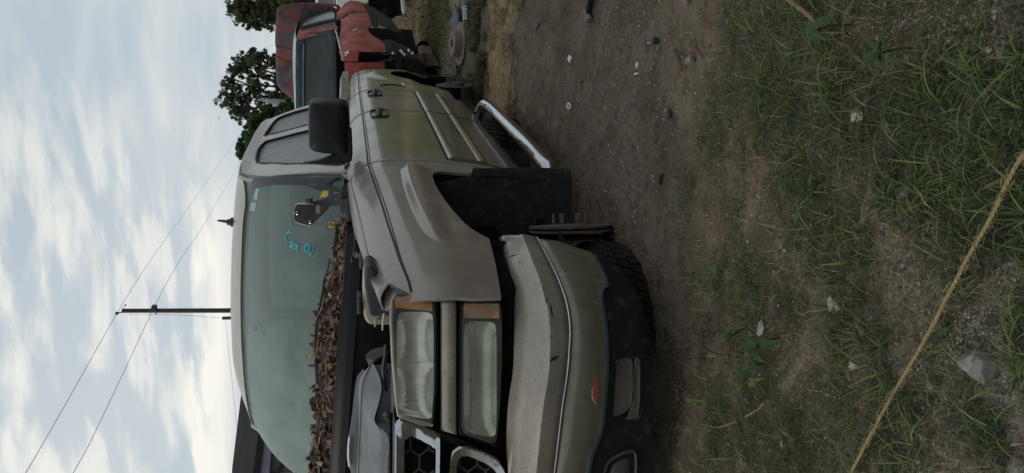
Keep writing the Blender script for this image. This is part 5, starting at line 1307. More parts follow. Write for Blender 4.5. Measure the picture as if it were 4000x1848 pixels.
cen = np.mean(I3, axis=0); b = MB(); b.add(list(I3)+[cen], [(i, (i+1) % 80, 80) for i in range(80)]); b.build('windshield', RG, red, angle=None)
rf0 = [wpt(x, y) for x, y in ((1158, 152), (1153, 180), (1150, 230), (1151, 330), (1156, 430), (1162, 560))]
rf1 = [p+A*.35+np.array((0, 0, .03)) for p in rf0]
rr0 = [wpt(x, y, -.01) for x, y in ((1172, 146), (1164, 180), (1161, 230), (1161, 330), (1166, 430), (1172, 560))]
roofr = loft('roof', [[p for p in smoothline(rr0, 20)], [p for p in smoothline(rf0, 20)], [p for p in smoothline(rf1, 20)], [p+A*.9 for p in smoothline(rf1, 20)], [p+A*.95-np.array((0, 0, .1)) for p in smoothline(rf1, 20)]], PALE, red, th=.01)
vis = [wpt(x, y, -.03) for x, y in ((1156, 306), (1171, 306), (1172, 388), (1160, 389))]; MB().prism(vis, A*.03).build('roof_marker_bar', GUARD, red, bev=.01)
# driver-side pillar, drip strip and door glass lie on the leaning cab side
def cs(x, y, t_): return plp(x, y, O+Wd*t_, Wd)
def ctilt(x, y): 
    t_ = .07+.22*np.clip((1315-x)/150., 0, 1); return plp(x, y, O+Wd*float(t_), Wd)
def cquad(name, px, m, lift=0., th=.02):
    q = [ctilt(x, y)-Wd*lift for x, y in px]; return MB().prism(q, Wd*th).build(name, m, red, bev=.004)
cquad('windshield_pillar', [(1160, 138), (1166, 118), (1176, 112), (1182, 124), (1240, 108), (1312, 96), (1320, 108), (1318, 116), (1262, 126), (1205, 138), (1182, 146), (1165, 150)], RED)
cquad('pillar_gap', [(1180, 113), (1310, 82), (1312, 95), (1240, 107), (1183, 124)], INK, -.005)
cquad('drip_strip', [(1178, 106), (1240, 88), (1310, 74), (1310, 79), (1240, 95), (1180, 113)], GUARD, .01)
cquad('door_glass', [(1180, 102), (1186, 92), (1210, 76), (1240, 64), (1275, 53), (1298, 46), (1308, 52), (1308, 70), (1240, 84)], RG2, .0)
cquad('window_surround', [(1174, 112), (1176, 100), (1186, 86), (1212, 70), (1245, 57), (1275, 48), (1303, 42), (1303, 46), (1276, 52), (1246, 62), (1213, 75), (1188, 90), (1179, 103)], INK, .004)
cquad('roof_rail', [(1162, 132), (1172, 108), (1182, 88), (1212, 68), (1213, 71), (1186, 88), (1175, 106), (1168, 120)], RED, .0)
b = MB(); b.box((-.5, 7.9, .9), (.6, 8.5, 1.45)); b.build('seat_back', SEATM, red, bev=.08)
tube('grab_rail', [wpt(1262, 160, .5), wpt(1264, 300, .5), wpt(1264, 420, .5)], .012, STEEL, red, seg=6)
mirq = [wpt(x, y, .3) for x, y in ((1202, 245), (1214, 243), (1218, 280), (1206, 288))]; MB().prism(mirq, A*.03).build('rear_view_mirror', INK, red, bev=.005)
for px in ([(1244, 190), (1262, 192), (1262, 234), (1246, 226)], [(1232, 150), (1244, 146), (1246, 226), (1234, 224)]): MB().prism([wpt(x, y, .55) for x, y in px], A*.1).build('headrest', SEATM, red, bev=.03)
# tape and bare patches on the fender
for px in ([(1378, 142), (1394, 133), (1397, 137), (1381, 147)],): cquad('masking_tape', px, WHITEL, .075, .004)
rface('bare_patch', [(1346, 204), (1362, 196), (1364, 210), (1350, 212), (1358, 218), (1348, 220)], WHITEL, .004, -.026)
cquad('bare_patch', [(1302, 44), (1316, 48), (1318, 54), (1308, 52)], WHITEL, .07, .004)

# ---------------------------------------------------------------- loose hood panel standing behind the red cab
hx = rounded([(1082, 30), (1075, 120), (1074, 182), (1078, 184), (1077, 240), (1080, 330), (1098, 352), (1150, 394), (1180, 420), (1330, 420), (1330, 20), (1240, 12), (1150, 14), (1102, 22)], 14, 4)
HP0 = O+A*2.78
h3 = [plp(x, y, HP0, A+np.array((0, 0, .10))) for x, y in hx]
hp_ = np.mean(h3, axis=0)
hoodp = thing('loose_hood', tuple(hp_*np.array((1, 1, 0))+np.array((0, 0, h3[0][2]*0+1.0))), 'rusty red and blue-grey hood panel standing on edge behind the red cab', 'car hood')
pillow('skin', resample(dense(h3, .12), 91)[:-1], A, .03, HOODM, hoodp, rise=.035, ease=(0, .6, .9, 1.), inset=(0, .02, .06, .15))
tube('crease', [plp(x, y, HP0-A*.036, A+np.array((0, 0, .10))) for x, y in ((1078, 184), (1120, 190), (1160, 196))], .010, HOODM, hoodp, seg=6)
tube('crease', [plp(x, y, HP0-A*.036, A+np.array((0, 0, .10))) for x, y in ((1080, 222), (1110, 240), (1150, 252))], .008, HOODM, hoodp, seg=6)

# ---------------------------------------------------------------- white pickup glimpsed at the right edge
WHT = mat('white_paint', (.62, .64, .66), (.52, .54, .55), scale=3, rough=.35, coat=.4)
CRM = mat('cream_paint', (.58, .56, .48), (.48, .46, .40), scale=4, rough=.5)
white = thing('white_pickup', (2.0, 13.2, 0), 'white pickup mostly cut off by the top edge of the photo, behind the red pickup', 'pickup truck')
WY = 11.8
def wq(name, px, m, Y=WY, dep=.06, bev=.015): return MB().prism([pl(x, y, 'Y', Y) for x, y in px], np.array((0, dep, 0))).build(name, m, white, bev=bev)
wq('cab', [(1232, 12), (1246, 12), (1246, -160), (1228, -160)], WHT, WY+.3, 1.5)
wq('cab_window', [(1246, 17), (1304, 18), (1306, -150), (1246, -150)], RG2, WY+.35, .03, 0)
wq('cab_side', [(1246, 24), (1310, 26), (1312, -160), (1246, -160)], WHT, WY+.5, .9)
wq('hood', [(1313, 34), (1322, 40), (1345, 36), (1368, 26), (1372, -160), (1312, -160)], WHT, WY-.6, 1.0)
wq('fender', [(1372, 14), (1395, 18), (1408, 21), (1428, 15), (1440, 8), (1440, -160), (1372, -160)], CRM, WY-.7, .9)
wq('under_shade', [(1440, 10), (1500, 16), (1562, 12), (1562, -160), (1440, -160)], VOID, WY-.5, 1.2)  # dark block standing in for the shadow under the pickup
wq('under_shade_back', [(1440, 70), (1590, 60), (1590, -160), (1440, -160)], VOID, WY+.9, .4)  # dark sheet further back, standing in for the same shadow
wq('bumper', [(1566, -4), (1582, 0), (1586, 40), (1578, 58), (1570, 44), (1568, 20)], TG, WY-1.9, .12)
MB().lathe([(.0, .12), (.2, .12), (.34, .10), (.37, .06), (.37, -.06), (.34, -.10), (0, -.1)], pl(1545, -20, 'Y', WY-.2), (1, .1, 0), 30).build('tyre', RUBBER, white)
b = MB(); q = pl(1520, 45, 'Y', WY-.8); b.lathe([(0, .10), (.10, .08), (.14, 0), (.10, -.1), (0, -.12)], q, (0, 1, .2), 14); b.build('hub', VOID, white)

# ---------------------------------------------------------------- things lying on the ground further back
GR = lambda x, y, z=0.: pl(x, y, 'Z', z)
DARKP = mat('charcoal_sheet', (.038, .042, .05), (.055, .058, .066), scale=3, rough=.6)
sheet_px = [(1742, 292), (1786, 292), (1792, 230), (1797, 120), (1796, 60), (1782, 18), (1776, 60), (1760, 84), (1752, 100), (1752, 160), (1746, 220)]
sv3 = [GR(x, y, .025) for x, y in sheet_px]
sh = MB().prism(sv3, np.array((0, 0, .02))).build('dark_sheet', DARKP, None, loc=tuple(np.mean(sv3, axis=0))); tag(sh, 'charcoal grey sheet lying flat on the grass behind the rusty rotor', 'sheet')
m3 = [GR(x, y, .047) for x, y in ((1768, 132), (1773, 132), (1773, 160), (1769, 164))]
mesh('chalk_mark', m3, [(0, 1, 2, 3)], WHITEL, sh, angle=None)
rc = GR(1812, 172); rt_ = thing('rusty_rotor', tuple(rc), 'rusty brake rotor lying flat on the ground beside the charcoal sheet', 'brake rotor')
RUSTL = mat('dry_rust', (.20, .15, .12), (.135, .10, .08), scale=14, rough=.9, bump=.002, bscale=90)
ax_ = (.02, -.10, 1); c_0 = tuple(rc+np.array((0, 0, .045)))
MB().lathe([(.12, .0), (.200, .0), (.203, -.004), (.203, -.010), (.19, -.012), (.19, -.020), (.203, -.022), (.203, -.032), (.12, -.034)], c_0, ax_, 56).build('disc', RUSTL, rt_)
MB().lathe([(.042, .066), (.044, .074), (.115, .074), (.124, .066), (.128, .0)], c_0, ax_, 44).build('hat', RUSTL, rt_)
MB().lathe([(0, .03), (.043, .03), (.043, .07)], c_0, ax_, 30).build('bore', VOID, rt_)
cc = GR(1852, 54); cana = thing('black_can', tuple(cc), 'black drink can with a white band of print lying on the track', 'can')
cax = np.array((.95, .25, .04)); cp = cc+np.array((0, 0, .055))
CANB = mat('can_black', (.012, .012, .014), rough=.25, coat=.4); CANW = mat('can_print', (.55, .57, .6), rough=.35); CANO = mat('can_orange', (.55, .22, .09), rough=.4)
MB().lathe([(0, .10), (.036, .10), (.046, .085), (.048, .07), (.048, -.075), (.040, -.092), (0, -.092)], cp, cax, 28).build('body', CANB, cana)
axn = cax/np.linalg.norm(cax); up_ = np.array((-.2, -.75, .62)); up_ -= axn*np.dot(up_, axn); up_ /= np.linalg.norm(up_); sd2 = np.cross(axn, up_)
b = MB()
for i in range(6):
    h0 = -.055+i*.020
    for s0, s1 in ((-.5, -.12), (-.05, .42)):
        arc = [cp+axn*h0+.0488*(math.cos(t0)*up_+math.sin(t0)*sd2) for t0 in np.linspace(s0, s1-(.1 if i % 2 else 0), 5)]
        b.add(arc+[p+axn*.011 for p in arc], [(k, k+1, k+6, k+5) for k in range(4)])
b.build('print', CANW, cana, smooth=False)
q = cp-axn*.0925; b = MB(); e1_, e2_ = up_*.016, sd2*.016
for a0, a1 in (((-1, -1), (1, -1)), ((1, -1), (1, 1)), ((1, 1), (-1, 1)), ((-1, 1), (-1, -1))): b.tube([q+e1_*a0[0]+e2_*a0[1], q+e1_*a1[0]+e2_*a1[1]], .004, 4)
b.build('orange_square', CANO, cana)

# ---------------------------------------------------------------- small litter on the dirt
PAPER = mat('white_litter', (.62, .63, .62), (.5, .5, .48), scale=30, rough=.7); GRYP = mat('grey_litter', (.16, .17, .165), (.09, .095, .095), scale=40, rough=.7)
def flat(name, px, m, label, cat, h=.012, bev=.002):
    p = [GR(x, y, .02) for x, y in px]; c = np.mean(p, axis=0); zg = float(gz(c[0], c[1]))
    p = [GR(x, y, zg+.004) for x, y in px]
    o = MB().prism(p, np.array((0, 0, h))).build(name, m, None, loc=tuple(np.mean(p, axis=0)), bev=bev); return tag(o, label, cat)
flat('plastic_shard', [(2225, 232), (2230, 215), (2238, 228), (2231, 246)], PAPER, 'white diamond-shaped plastic shard on the bare dirt track', 'shard')
flat('paper_strip', [(2491, 268), (2494, 244), (2497, 244), (2496, 260), (2493, 270)], PAPER, 'thin white paper strip on the dirt, just above a torn white scrap', 'paper')
flat('torn_scrap', [(2483, 293), (2489, 287), (2493, 282), (2494, 286), (2500, 284), (2499, 291), (2490, 294)], PAPER, 'small torn white scrap on the dirt beside the paper strip', 'paper')
flat('plastic_fragment', [(2560, 148), (2573, 146), (2574, 168), (2566, 174), (2560, 174)], BLACK, 'small square black plastic fragment on the dirt', 'plastic fragment', .02)
flat('plastic_fragment', [(2602, 440), (2614, 436), (2622, 424), (2623, 450), (2622, 464), (2610, 464)], GREYT, 'jagged dark grey plastic fragment on the dirt near the grass edge', 'plastic fragment', .015)
flat('plastic_fragment', [(2695, 240), (2704, 224), (2714, 218), (2718, 226), (2716, 242), (2704, 254), (2697, 250)], GRYP, 'crumpled pale grey plastic fragment between two sticks on the dirt', 'plastic fragment', .02, .004)
flat('plastic_fragment', [(2678, 2), (2692, 0), (2698, 12), (2690, 18), (2682, 8)], GRYP, 'small grey plastic fragment on the dirt, touching the top edge of the photo', 'plastic fragment')
flat('bottle_cap', [(2537, 168), (2541, 165), (2543, 169), (2539, 172)], PAPER, 'tiny white bottle cap on the dirt near the black fragment', 'bottle cap')
flat('plastic_fragment', [(2582, 705), (2584, 690), (2592, 678), (2596, 680), (2590, 700), (2586, 724)], BLACK, 'curved thin black plastic fragment on the dirt near the pickup', 'plastic fragment', .012)
p = GR(2222, 414, .014); ring = MB(); 
ring.add(*tube_data([p+np.array((.012*math.cos(t_), .030*math.sin(t_), 0)) for t_ in np.linspace(0, 2*math.pi, 20)], .0045, 6)); o = ring.build('plastic_ring', PAPER, None, loc=tuple(p)); tag(o, 'small white plastic ring on the bare dirt', 'ring')
pth = smoothline([GR(x, y, .02) for x, y in ((2312, -20), (2306, 10), (2300, 40), (2296, 62))], 12)
o = tube('metal_rod', pth-pth[6], .013, BLACKD, None, seg=8); o.location = Vector(pth[6]); tag(o, 'dark metal rod with a pale end lying on dirt at the top photo edge', 'rod')
tube('rod_end', [pth[-1]+np.array((-.02, -.03, .0)), pth[-1]+np.array((.02, .02, .005))], .016, GRYP, o, seg=6)
for i, (px, lab, c_) in enumerate((([(2106, 88), (2100, 100), (2092, 110), (2094, 116), (2108, 104)], 'small dark leaf lying on the track near the black can', 'leaf'), ([(2268, 314), (2273, 314), (2275, 322), (2268, 324)], 'small round black stone on the dirt track', 'stone'))): flat('dark_leaf' if i == 0 else 'black_stone', px, BLACK, lab, c_, .008)

def stick(label, px, r0, r1, m, z=.02, name='stick', group=None):
    p = []
    for x, y in px:
        q = GR(x, y, z); p.append(GR(x, y, z+float(gz(q[0], q[1]))))
    p = smoothline(p, 24); c = p[12].copy(); o = tube(name, p-c, np.linspace(r0, r1, 24), m, None, seg=7); o.location = Vector(c); return tag(o, label, 'stick', group)
TWIG = mat('brown_twig', (.10, .062, .04), (.065, .042, .03), scale=20, rough=.9); TAN = mat('tan_dry_stem', (.19, .13, .068), (.13, .09, .048), scale=15, rough=.9)
stick('dark brown stick bent at one end on the bare dirt', [(2636, 196), (2648, 226), (2656, 254), (2664, 274)], .009, .006, TWIG)
stick('short brown stick beside the crumpled grey fragment', [(2714, 182), (2726, 200), (2744, 224)], .008, .005, TWIG)
stick('tan brown stem running from the top edge of the photo to a weed', [(3078, -4), (3110, 22), (3140, 45), (3168, 70), (3192, 92)], .0065, .005, TAN)
stick('pale reddish twig lying among the grass between two weeds', [(3270, 166), (3300, 174), (3326, 188)], .004, .003, TWIG)
stick('curved tan stem on dark soil in front of the bumper', [(2600, 1545), (2680, 1620), (2740, 1655), (2800, 1669), (2840, 1660), (2878, 1646)], .0013, .0026, TAN, .02)
stick('short bent tan stem beside the clover patch', [(2912, 1628), (2940, 1612), (2962, 1598), (2980, 1574)], .0028, .0025, TAN, .025)
stick('thin brown branch lying on dark soil under the bumper corner', [(2576, 1367), (2640, 1356), (2690, 1350), (2740, 1358), (2800, 1385), (2850, 1395)], .003, .0045, TWIG, .03)
stick('thin forked branch end pointing at the bumper', [(2576, 1368), (2620, 1395), (2680, 1425), (2730, 1440)], .003, .003, TWIG, .025)
tw = MB(); tr_ = np.random.default_rng(5)
for i in range(26):
    x, y = 2560+tr_.random()*130, 1500+tr_.random()*190; a = tr_.random()*6.3; L = 30+60*tr_.random()
    q = [GR(x, y, .015), GR(x+math.cos(a)*L*.5+tr_.normal()*6, y+math.sin(a)*L*.5+tr_.normal()*6, .05), GR(x+math.cos(a)*L, y+math.sin(a)*L, .02)]; tw.tube(smoothline(q, 8), .0018, 4)
for i in range(24):
    x, y = 2680+tr_.random()*140, 1255+tr_.random()*150; a = tr_.random()*6.3; L = 30+60*tr_.random()
    q = [GR(x, y, .015), GR(x+math.cos(a)*L*.5+tr_.normal()*6, y+math.sin(a)*L*.5+tr_.normal()*6, .05), GR(x+math.cos(a)*L, y+math.sin(a)*L, .02)]; tw.tube(smoothline(q, 8), .0016, 4)
o = tw.build('fine_twigs', TWIG, None, loc=(.6, -.8, 0)); tag(o, kind='stuff')

# ---------------------------------------------------------------- stones
STW = mat('pale_limestone', (.42, .39, .33), (.30, .275, .225), scale=30, rough=.9, bump=.003, bscale=90)
STG = mat('grey_stone', (.19, .18, .168), (.125, .118, .11), scale=18, rough=.9, c3=(.25, .228, .20), scale3=30, lo3=.5, hi3=.62, bump=.004, bscale=80)
STD = mat('dark_stone', (.06, .058, .058), (.085, .08, .078), scale=18, rough=.9, bump=.003, bscale=90)
def stone(x, y, wpx, hpx, m, label, seed, flatn=.62, name='stone'):
    c = GR(x, y); zg = float(gz(c[0], c[1])); c = GR(x, y, zg); d = np.linalg.norm(c-CAM); rx, ry = hpx*d/FPX/2, wpx*d/FPX/2*1.25
    bm = bmesh.new(); bmesh.ops.create_icosphere(bm, subdivisions=3, radius=1); r = np.random.default_rng(seed)
    pls = [(Vector(r.normal(size=3)).normalized(), .40+.34*r.random()) for _ in range(11)]
    for v in bm.verts:
        p = v.co.copy()
        for n_, k in pls:
            e = p.dot(n_)-k
            if e > 0: p -= n_*e
        p += p.normalized()*mnoise.noise(p*2.5+Vector((seed, 0, 0)))*.10
        p *= 1.34; v.co = Vector((p.x*rx, p.y*ry, p.z*min(rx, ry)*flatn+min(rx, ry)*.36))
    me = bpy.data.meshes.new(name); bm.to_mesh(me); bm.free()
    o = link(name, me, m, None, angle=28); o.location = Vector(c); o.rotation_euler.z = YAW+r.normal()*.3; return tag(o, label, 'stone')
stone(3838, 1418, 118, 124, STG, 'large angular grey stone on gravel, the biggest stone', 47, .7)
stone(3264, 1190, 54, 58, STW, 'bright white stone in the grass, nearly triangular', 6)
stone(2982, 1282, 34, 52, STW, 'pale tan stone on bare soil next to the dark broad-leaved weed', 8)
stone(3352, 454, 46, 38, STW, 'pale rounded stone among grass in the upper right of the photo', 9)
stone(3332, 1428, 32, 38, STW, 'small beige stone on the grass beside the rope, with a stem across it', 11)
stone(3636, 1500, 30, 28, STW, 'small flat buff stone just past the rope, near the large grey stone', 12, .3)
stone(3545, 886, 24, 34, STW, 'small chalk-white stone half hidden by a tuft in the grass', 13)
stone(3526, 750, 52, 40, STG, 'flat grey stone with one pale spot, in the middle of the grass', 14, .4)
stone(3690, 246, 40, 18, STG, 'slim pale grey stone in the grass towards the top right corner', 15, .5)
stone(3634, 448, 34, 36, STG, 'dull grey stone beside bare soil in the grass', 16, .5)
stone(3357, 1020, 26, 34, STD, 'small black stone on bare gravel in the grass', 17, .6)
stone(3865, 192, 18, 20, STW, 'tiny cream stone in the grass, nearest to the top right corner', 18)
stone(3065, 1740, 26, 28, STW, 'larger pale pebble of a white pair near the bottom edge of the photo', 19); stone(3100, 1720, 14, 16, STW, 'smaller pale pebble of a white pair near the bottom edge of the photo', 20)
stone(3760, 1574, 22, 20, STW, 'small white stone in grass below the large grey stone', 21, .5)
stone(3985, 1830, 44, 60, STG, 'grey stone cut off by the bottom right corner of the photo', 22, .5)
# ---------------------------------------------------------------- dead leaves piled in the cowl
LEAFM = [mat('dead_leaf_'+n, c1, c2, scale=60, rough=.65, bump=.001, bscale=260) for n, c1, c2 in (('brown', (.135, .078, .060), (.19, .118, .092)), ('dark', (.075, .045, .034), (.12, .074, .055)), ('tan', (.25, .17, .12), (.18, .12, .085)), ('pale', (.36, .25, .15), (.28, .18, .10)))]
def leaf_template(seed):
    r = np.random.default_rng(seed); n = 6; V = []; F = []; L = 1.; cu = r.uniform(.25, .9); tw_ = r.normal()*.4; fold = r.uniform(.15, .55)
    for i in range(n+1):
        t_ = i/n; wv = .30*math.sin(math.pi*min(1, t_**.8+.02))*(1+.25*math.sin(t_*14+seed))+.015
        y = (t_-.5)*L; z = -cu*(t_-.5)**2*1.4; 
        for s in (-1, -.5, 0, .5, 1):
            V.append((s*wv*math.cos(tw_*t_), y, z+abs(s)**1.5*wv*fold*2.2+s*wv*math.sin(tw_*t_)))
    for i in range(n):
        for j in range(4): a = i*5+j; F.append((a, a+1, a+6, a+5))
    me = bpy.data.meshes.new('leaf'); me.from_pydata(V, [], F); me.polygons.foreach_set('use_smooth', [True]*len(me.polygons)); return me
tmpl = []
for s in range(12):
    me = leaf_template(s); me.materials.append(LEAFM[(0, 0, 1, 0, 2, 1, 0, 2, 0, 1, 0, 3)[s]]); tmpl.append(me)
pile = thing('leaf_pile', tuple(wb[14]), 'heap of dead brown leaves along the base of the windshield', 'leaf pile')
pb = Vector(pile.location); lr = np.random.default_rng(77)
# upper edge of the heap on the glass, in pictures of the line it makes
hy = np.array([790, 880, 1000, 1080, 1130, 1180, 1240, 1300, 1350, 1400, 1440, 1500, 1560, 1620, 1680, 1740, 1800, 1860]); hxp = np.array([1345, 1316, 1302, 1275, 1262, 1246, 1228, 1222, 1212, 1216, 1224, 1226, 1216, 1226, 1218, 1216, 1206, 1206])
rail_y = np.array([800, 880, 960, 1130, 1300, 1500, 1680, 1848, 1960]); rail_x = np.array([1372, 1371, 1367, 1356, 1343, 1328, 1316, 1306, 1300])
railY = np.array([.62, .50, .40, .30, .24, .21, .22, .25, .30])
fill = []
nl = 0
cols_ = np.linspace(770, 1920, 46)
bed_rows = []
for y in cols_:
    x0 = np.interp(y, hy, hxp)+10; x1 = np.interp(y, rail_y, rail_x)-18; Y1 = np.interp(y, rail_y, railY)+.03; Y0 = Y1+.16
    bed_rows.append([pl(x0+(x1-x0)*t_+4*math.sin(y*.3+t_*9), y, 'Y', Y0+(Y1-Y0)*t_**.7+.012*math.sin(y*.21+t_*7)) for t_ in np.linspace(0, 1, 9)])
DUFF = mat('leaf_duff', (.03, .02, .015), (.07, .043, .03), scale=45, rough=.95, bump=.02, bscale=60)
loft('duff_bed', bed_rows, DUFF, pile)
while nl < 300:
    y = lr.uniform(785, 1900); x0 = np.interp(y, hy, hxp); x1 = np.interp(y, rail_y, rail_x)-14
    k = lr.random(); x = x0+(x1-x0)*k
    if y < 1060 and lr.random() < .15: continue
    Y1 = np.interp(y, rail_y, railY)+.03; Yd = Y1+.16*(1-k**.7)-lr.random()*.03
    p = pl(x, y, 'Y', Yd); me = tmpl[lr.integers(12)]
    o = bpy.data.objects.new('leaf', me); col.objects.link(o); o.parent = pile; o.location = Vector(p)-pb
    s = lr.uniform(.026, .064); o.scale = (s, s, s); o.rotation_euler = (lr.uniform(-.2, 1.9), lr.normal()*.6, lr.uniform(0, 6.3)); nl += 1
sb_ = MB()
for i in range(12):
    y = lr.uniform(900, 1880); x = lr.uniform(np.interp(y, hy, hxp)+10, np.interp(y, rail_y, rail_x)-10); Yd = np.interp(y, rail_y, railY)+.05*lr.random()
    a = lr.uniform(-.6, .6); L = lr.uniform(15, 50)
    sb_.tube([pl(x-L*math.sin(a), y-L*math.cos(a), 'Y', Yd), pl(x+lr.normal()*3, y, 'Y', Yd-.01), pl(x+L*math.sin(a), y+L*math.cos(a), 'Y', Yd)], .0018, 4)
stm = sb_.build('leaf_stems', LEAFM[3], pile); stm['kind'] = 'stuff'

# ---------------------------------------------------------------- grass
gr = np.random.default_rng(99)
def frustum_xy(n, v0, v1, u0=-80, u1=1930, pw=1.0):
    if u0 == -80: u0, u1, n = -560, 2250, int(n*1.38)
    """ground points under a random sight line, so that density follows what the photo can show"""
    out = []
    xs_ = v0+(v1-v0)*gr.random(n)**pw; ys_ = u0+(u1-u0)*gr.random(n)
    d = ((924.0-ys_)/FPX)[:, None]*RIGHT+((xs_-2000.0)/FPX)[:, None]*DOWN+FWD
    t_ = -CAM[2]/d[:, 2]; p = CAM+d*t_[:, None]; return p[:, 0], p[:, 1]
def patch(x, y): return fbm(x, y, 3.2, 41, 4)*.65+fbm(x, y, 9.5, 55, 2)*.35
def in_frame_v(x, y):
    r0 = np.stack([x, y, np.zeros_like(x)], 1)-CAM; zc = r0@FWD; return 2000+FPX*(r0@DOWN)/zc, 924-FPX*(r0@RIGHT)/zc
def blades(name, x, y, L0, L1, w0, w1, lean0, lean1, mats, seg=3, curl=.8, z0=0., dirn=None):
    n = len(x); L = gr.uniform(L0, L1, n)*(.6+.8*gr.random(n)); W = gr.uniform(w0, w1, n); az = gr.uniform(0, 2*math.pi, n) if dirn is None else dirn
    le = gr.uniform(lean0, lean1, n); z = gz(x, y)+z0
    V = np.zeros((n, (seg+1)*2, 3)); px = np.stack([x, y, z-.003], 1); ang = le*.5
    dx = np.stack([np.cos(az), np.sin(az), np.zeros(n)], 1); sx = np.stack([-np.sin(az), np.cos(az), np.zeros(n)], 1)
    cu = gr.uniform(min(.2, curl*.4), curl, n); twist = gr.normal(size=n)*.35
    for i in range(seg+1):
        w_ = W*(1-(i/seg)**1.6*.94); sv = sx*np.cos(twist*i)[:, None]+np.array((0, 0, 1.))*np.sin(twist*i)[:, None]*.6
        V[:, 2*i] = px-sv*w_[:, None]/2; V[:, 2*i+1] = px+sv*w_[:, None]/2
        st = L/seg; px = px+dx*(np.sin(ang)*st)[:, None]+np.array((0, 0, 1.))*(np.cos(ang)*st)[:, None]
        gl_ = gz(px[:, 0], px[:, 1])+.004; px[:, 2] = np.maximum(px[:, 2], gl_)
        ang = ang+le*.5/seg*1.6+cu/seg
    b0 = (np.arange(n)*(seg+1)*2)[:, None]; F = np.concatenate([np.stack([b0[:, 0]+2*i, b0[:, 0]+2*i+1, b0[:, 0]+2*i+3, b0[:, 0]+2*i+2], 1) for i in range(seg)])
    me = bpy.data.meshes.new(name); me.from_pydata(V.reshape(-1, 3).tolist(), [], F.tolist())
    for m in mats: me.materials.append(m)
    if len(mats) > 1:
        mi = gr.choice(len(mats), size=n, p=None); me.polygons.foreach_set('material_index', np.tile(mi, seg).astype(np.int32))
    o = link(name, me, None, None, angle=None); return tag(o, kind='stuff')
def gmat(name, c1, c2):
    return leaf_mat(name, c1, c2, tuple(a*.8+b*.35 for a, b in zip(c1, c2)))
G1 = gmat('blade_green', (.080, .125, .026), (.125, .17, .042)); G2 = gmat('blade_dark_green', (.042, .060, .020), (.058, .076, .026)); G3 = gmat('blade_yellow_green', (.15, .195, .045), (.19, .215, .065)); G4 = gmat('blade_blue_green', (.05, .085, .045), (.06, .10, .06))
STRAW = mat('straw', (.15, .11, .065), (.09, .068, .042), scale=40, rough=.9); STRAW2 = mat('pale_straw', (.32, .25, .15), (.22, .17, .10), scale=40, rough=.9)
# short fine grass over the near ground
x, y = frustum_xy(120000, 2560, 4050); v, u = in_frame_v(x, y)
pd = patch(x, y); thr = .548-.04*sm(v, 2650, 3000)+.04*sm(u, 1500, 1950)+.06*sm(v, 3450, 3900)+.12*sm(u, 300, 80)*sm(v, 3200, 3450)+.05*sm(v, 3600, 4000)+.30*sm(v, 2800, 2560)*sm(u, 900, 300)+.10*sm(u, 330, 120)+.26*sm(u, 1230, 1480)*sm(v, 2850, 2680)+.12*sm(u, 1550, 1850)*sm(v, 2900, 2700)
k = (pd+gr.normal(size=len(x))*.05) > thr; k &= gr.random(len(x)) < .50
blades('short_grass', x[k], y[k], .012, .040, .0012, .0024, .5, 1.5, [G2, G2, G1, G4], 2)
kk = k & (gr.random(len(x)) < .022)
blades('grass', x[kk], y[kk], .045, .11, .0020, .0038, .9, 1.6, [G1, G2, G3, G1], 4)
# crab grass: sprawling rosettes with broad blades
cx, cy = frustum_xy(360, 2620, 4050); v, u = in_frame_v(cx, cy); k = (patch(cx, cy) > .455+.07*sm(v, 3450, 3900)) & ~((u > 1250) & (v < 2780)) & ~((u < 900) & (v < 2850)); cx, cy = cx[k], cy[k]
tp_ = np.array([GR(*q)[:2] for q in ((2186, 462), (2196, 480), (2178, 492), (2736, 548), (2748, 640), (2758, 822), (2700, 700), (2770, 1080), (2800, 1062), (2815, 1075), (2830, 1060), (2210, 452), (1850, 340), (1870, 300), (1840, 90), (1880, 200))]); cx = np.r_[cx, tp_[:, 0]]; cy = np.r_[cy, tp_[:, 1]]
nb = gr.integers(4, 11, len(cx)); X = np.repeat(cx, nb)+gr.normal(size=nb.sum())*.006; Y = np.repeat(cy, nb)+gr.normal(size=nb.sum())*.006
blades('crab_grass', X, Y, .035, .10, .0024, .0050, 1.1, 1.62, [G1, G3, G1, G4], 5, .6, .003)
# dry straw lying in the grass and over the track
x, y = frustum_xy(17000, 2450, 4050); v, u = in_frame_v(x, y); k = gr.random(len(x)) < (.20+.6*(fbm(x, y, 5, 71) > .52))*(.25+.75*sm(v, 2550, 2800)); x, y = x[k], y[k]
blades('dry_straw', x, y, .015, .055, .0008, .0019, 1.45, 1.62, [STRAW, STRAW, STRAW2, TWIG], 2, .1, .003)
# clover and tiny round leaves
x, y = frustum_xy(6500, 2700, 4050); v, u = in_frame_v(x, y); k = (fbm(x, y, 4.5, 88) > .53); k |= (abs(v-2935) < 60) & (abs(u-1580) < 90); x, y = x[k], y[k]
n = len(x); V = []; F = []; zc = gz(x, y)
for i in range(n):
    r0 = gr.uniform(.0014, .0032); h = gr.uniform(.006, .022); ti = gr.normal(size=2)*.35
    for j in range(3):
        a0 = gr.uniform(0, 6.3) if j == 0 else a0+2.09
        c0 = np.array((x[i]+math.cos(a0)*r0, y[i]+math.sin(a0)*r0, zc[i]+h)); o0 = len(V)
        for q in range(6):
            e = q*math.pi/3; dx_, dy_ = math.cos(e)*r0, math.sin(e)*r0; V.append((c0[0]+dx_, c0[1]+dy_, c0[2]+dx_*ti[0]+dy_*ti[1]))
        F.append(tuple(range(o0, o0+6)))
me = bpy.data.meshes.new('clover'); me.from_pydata(V, [], F); o = link('clover', me, G2, None, smooth=False); tag(o, kind='stuff')
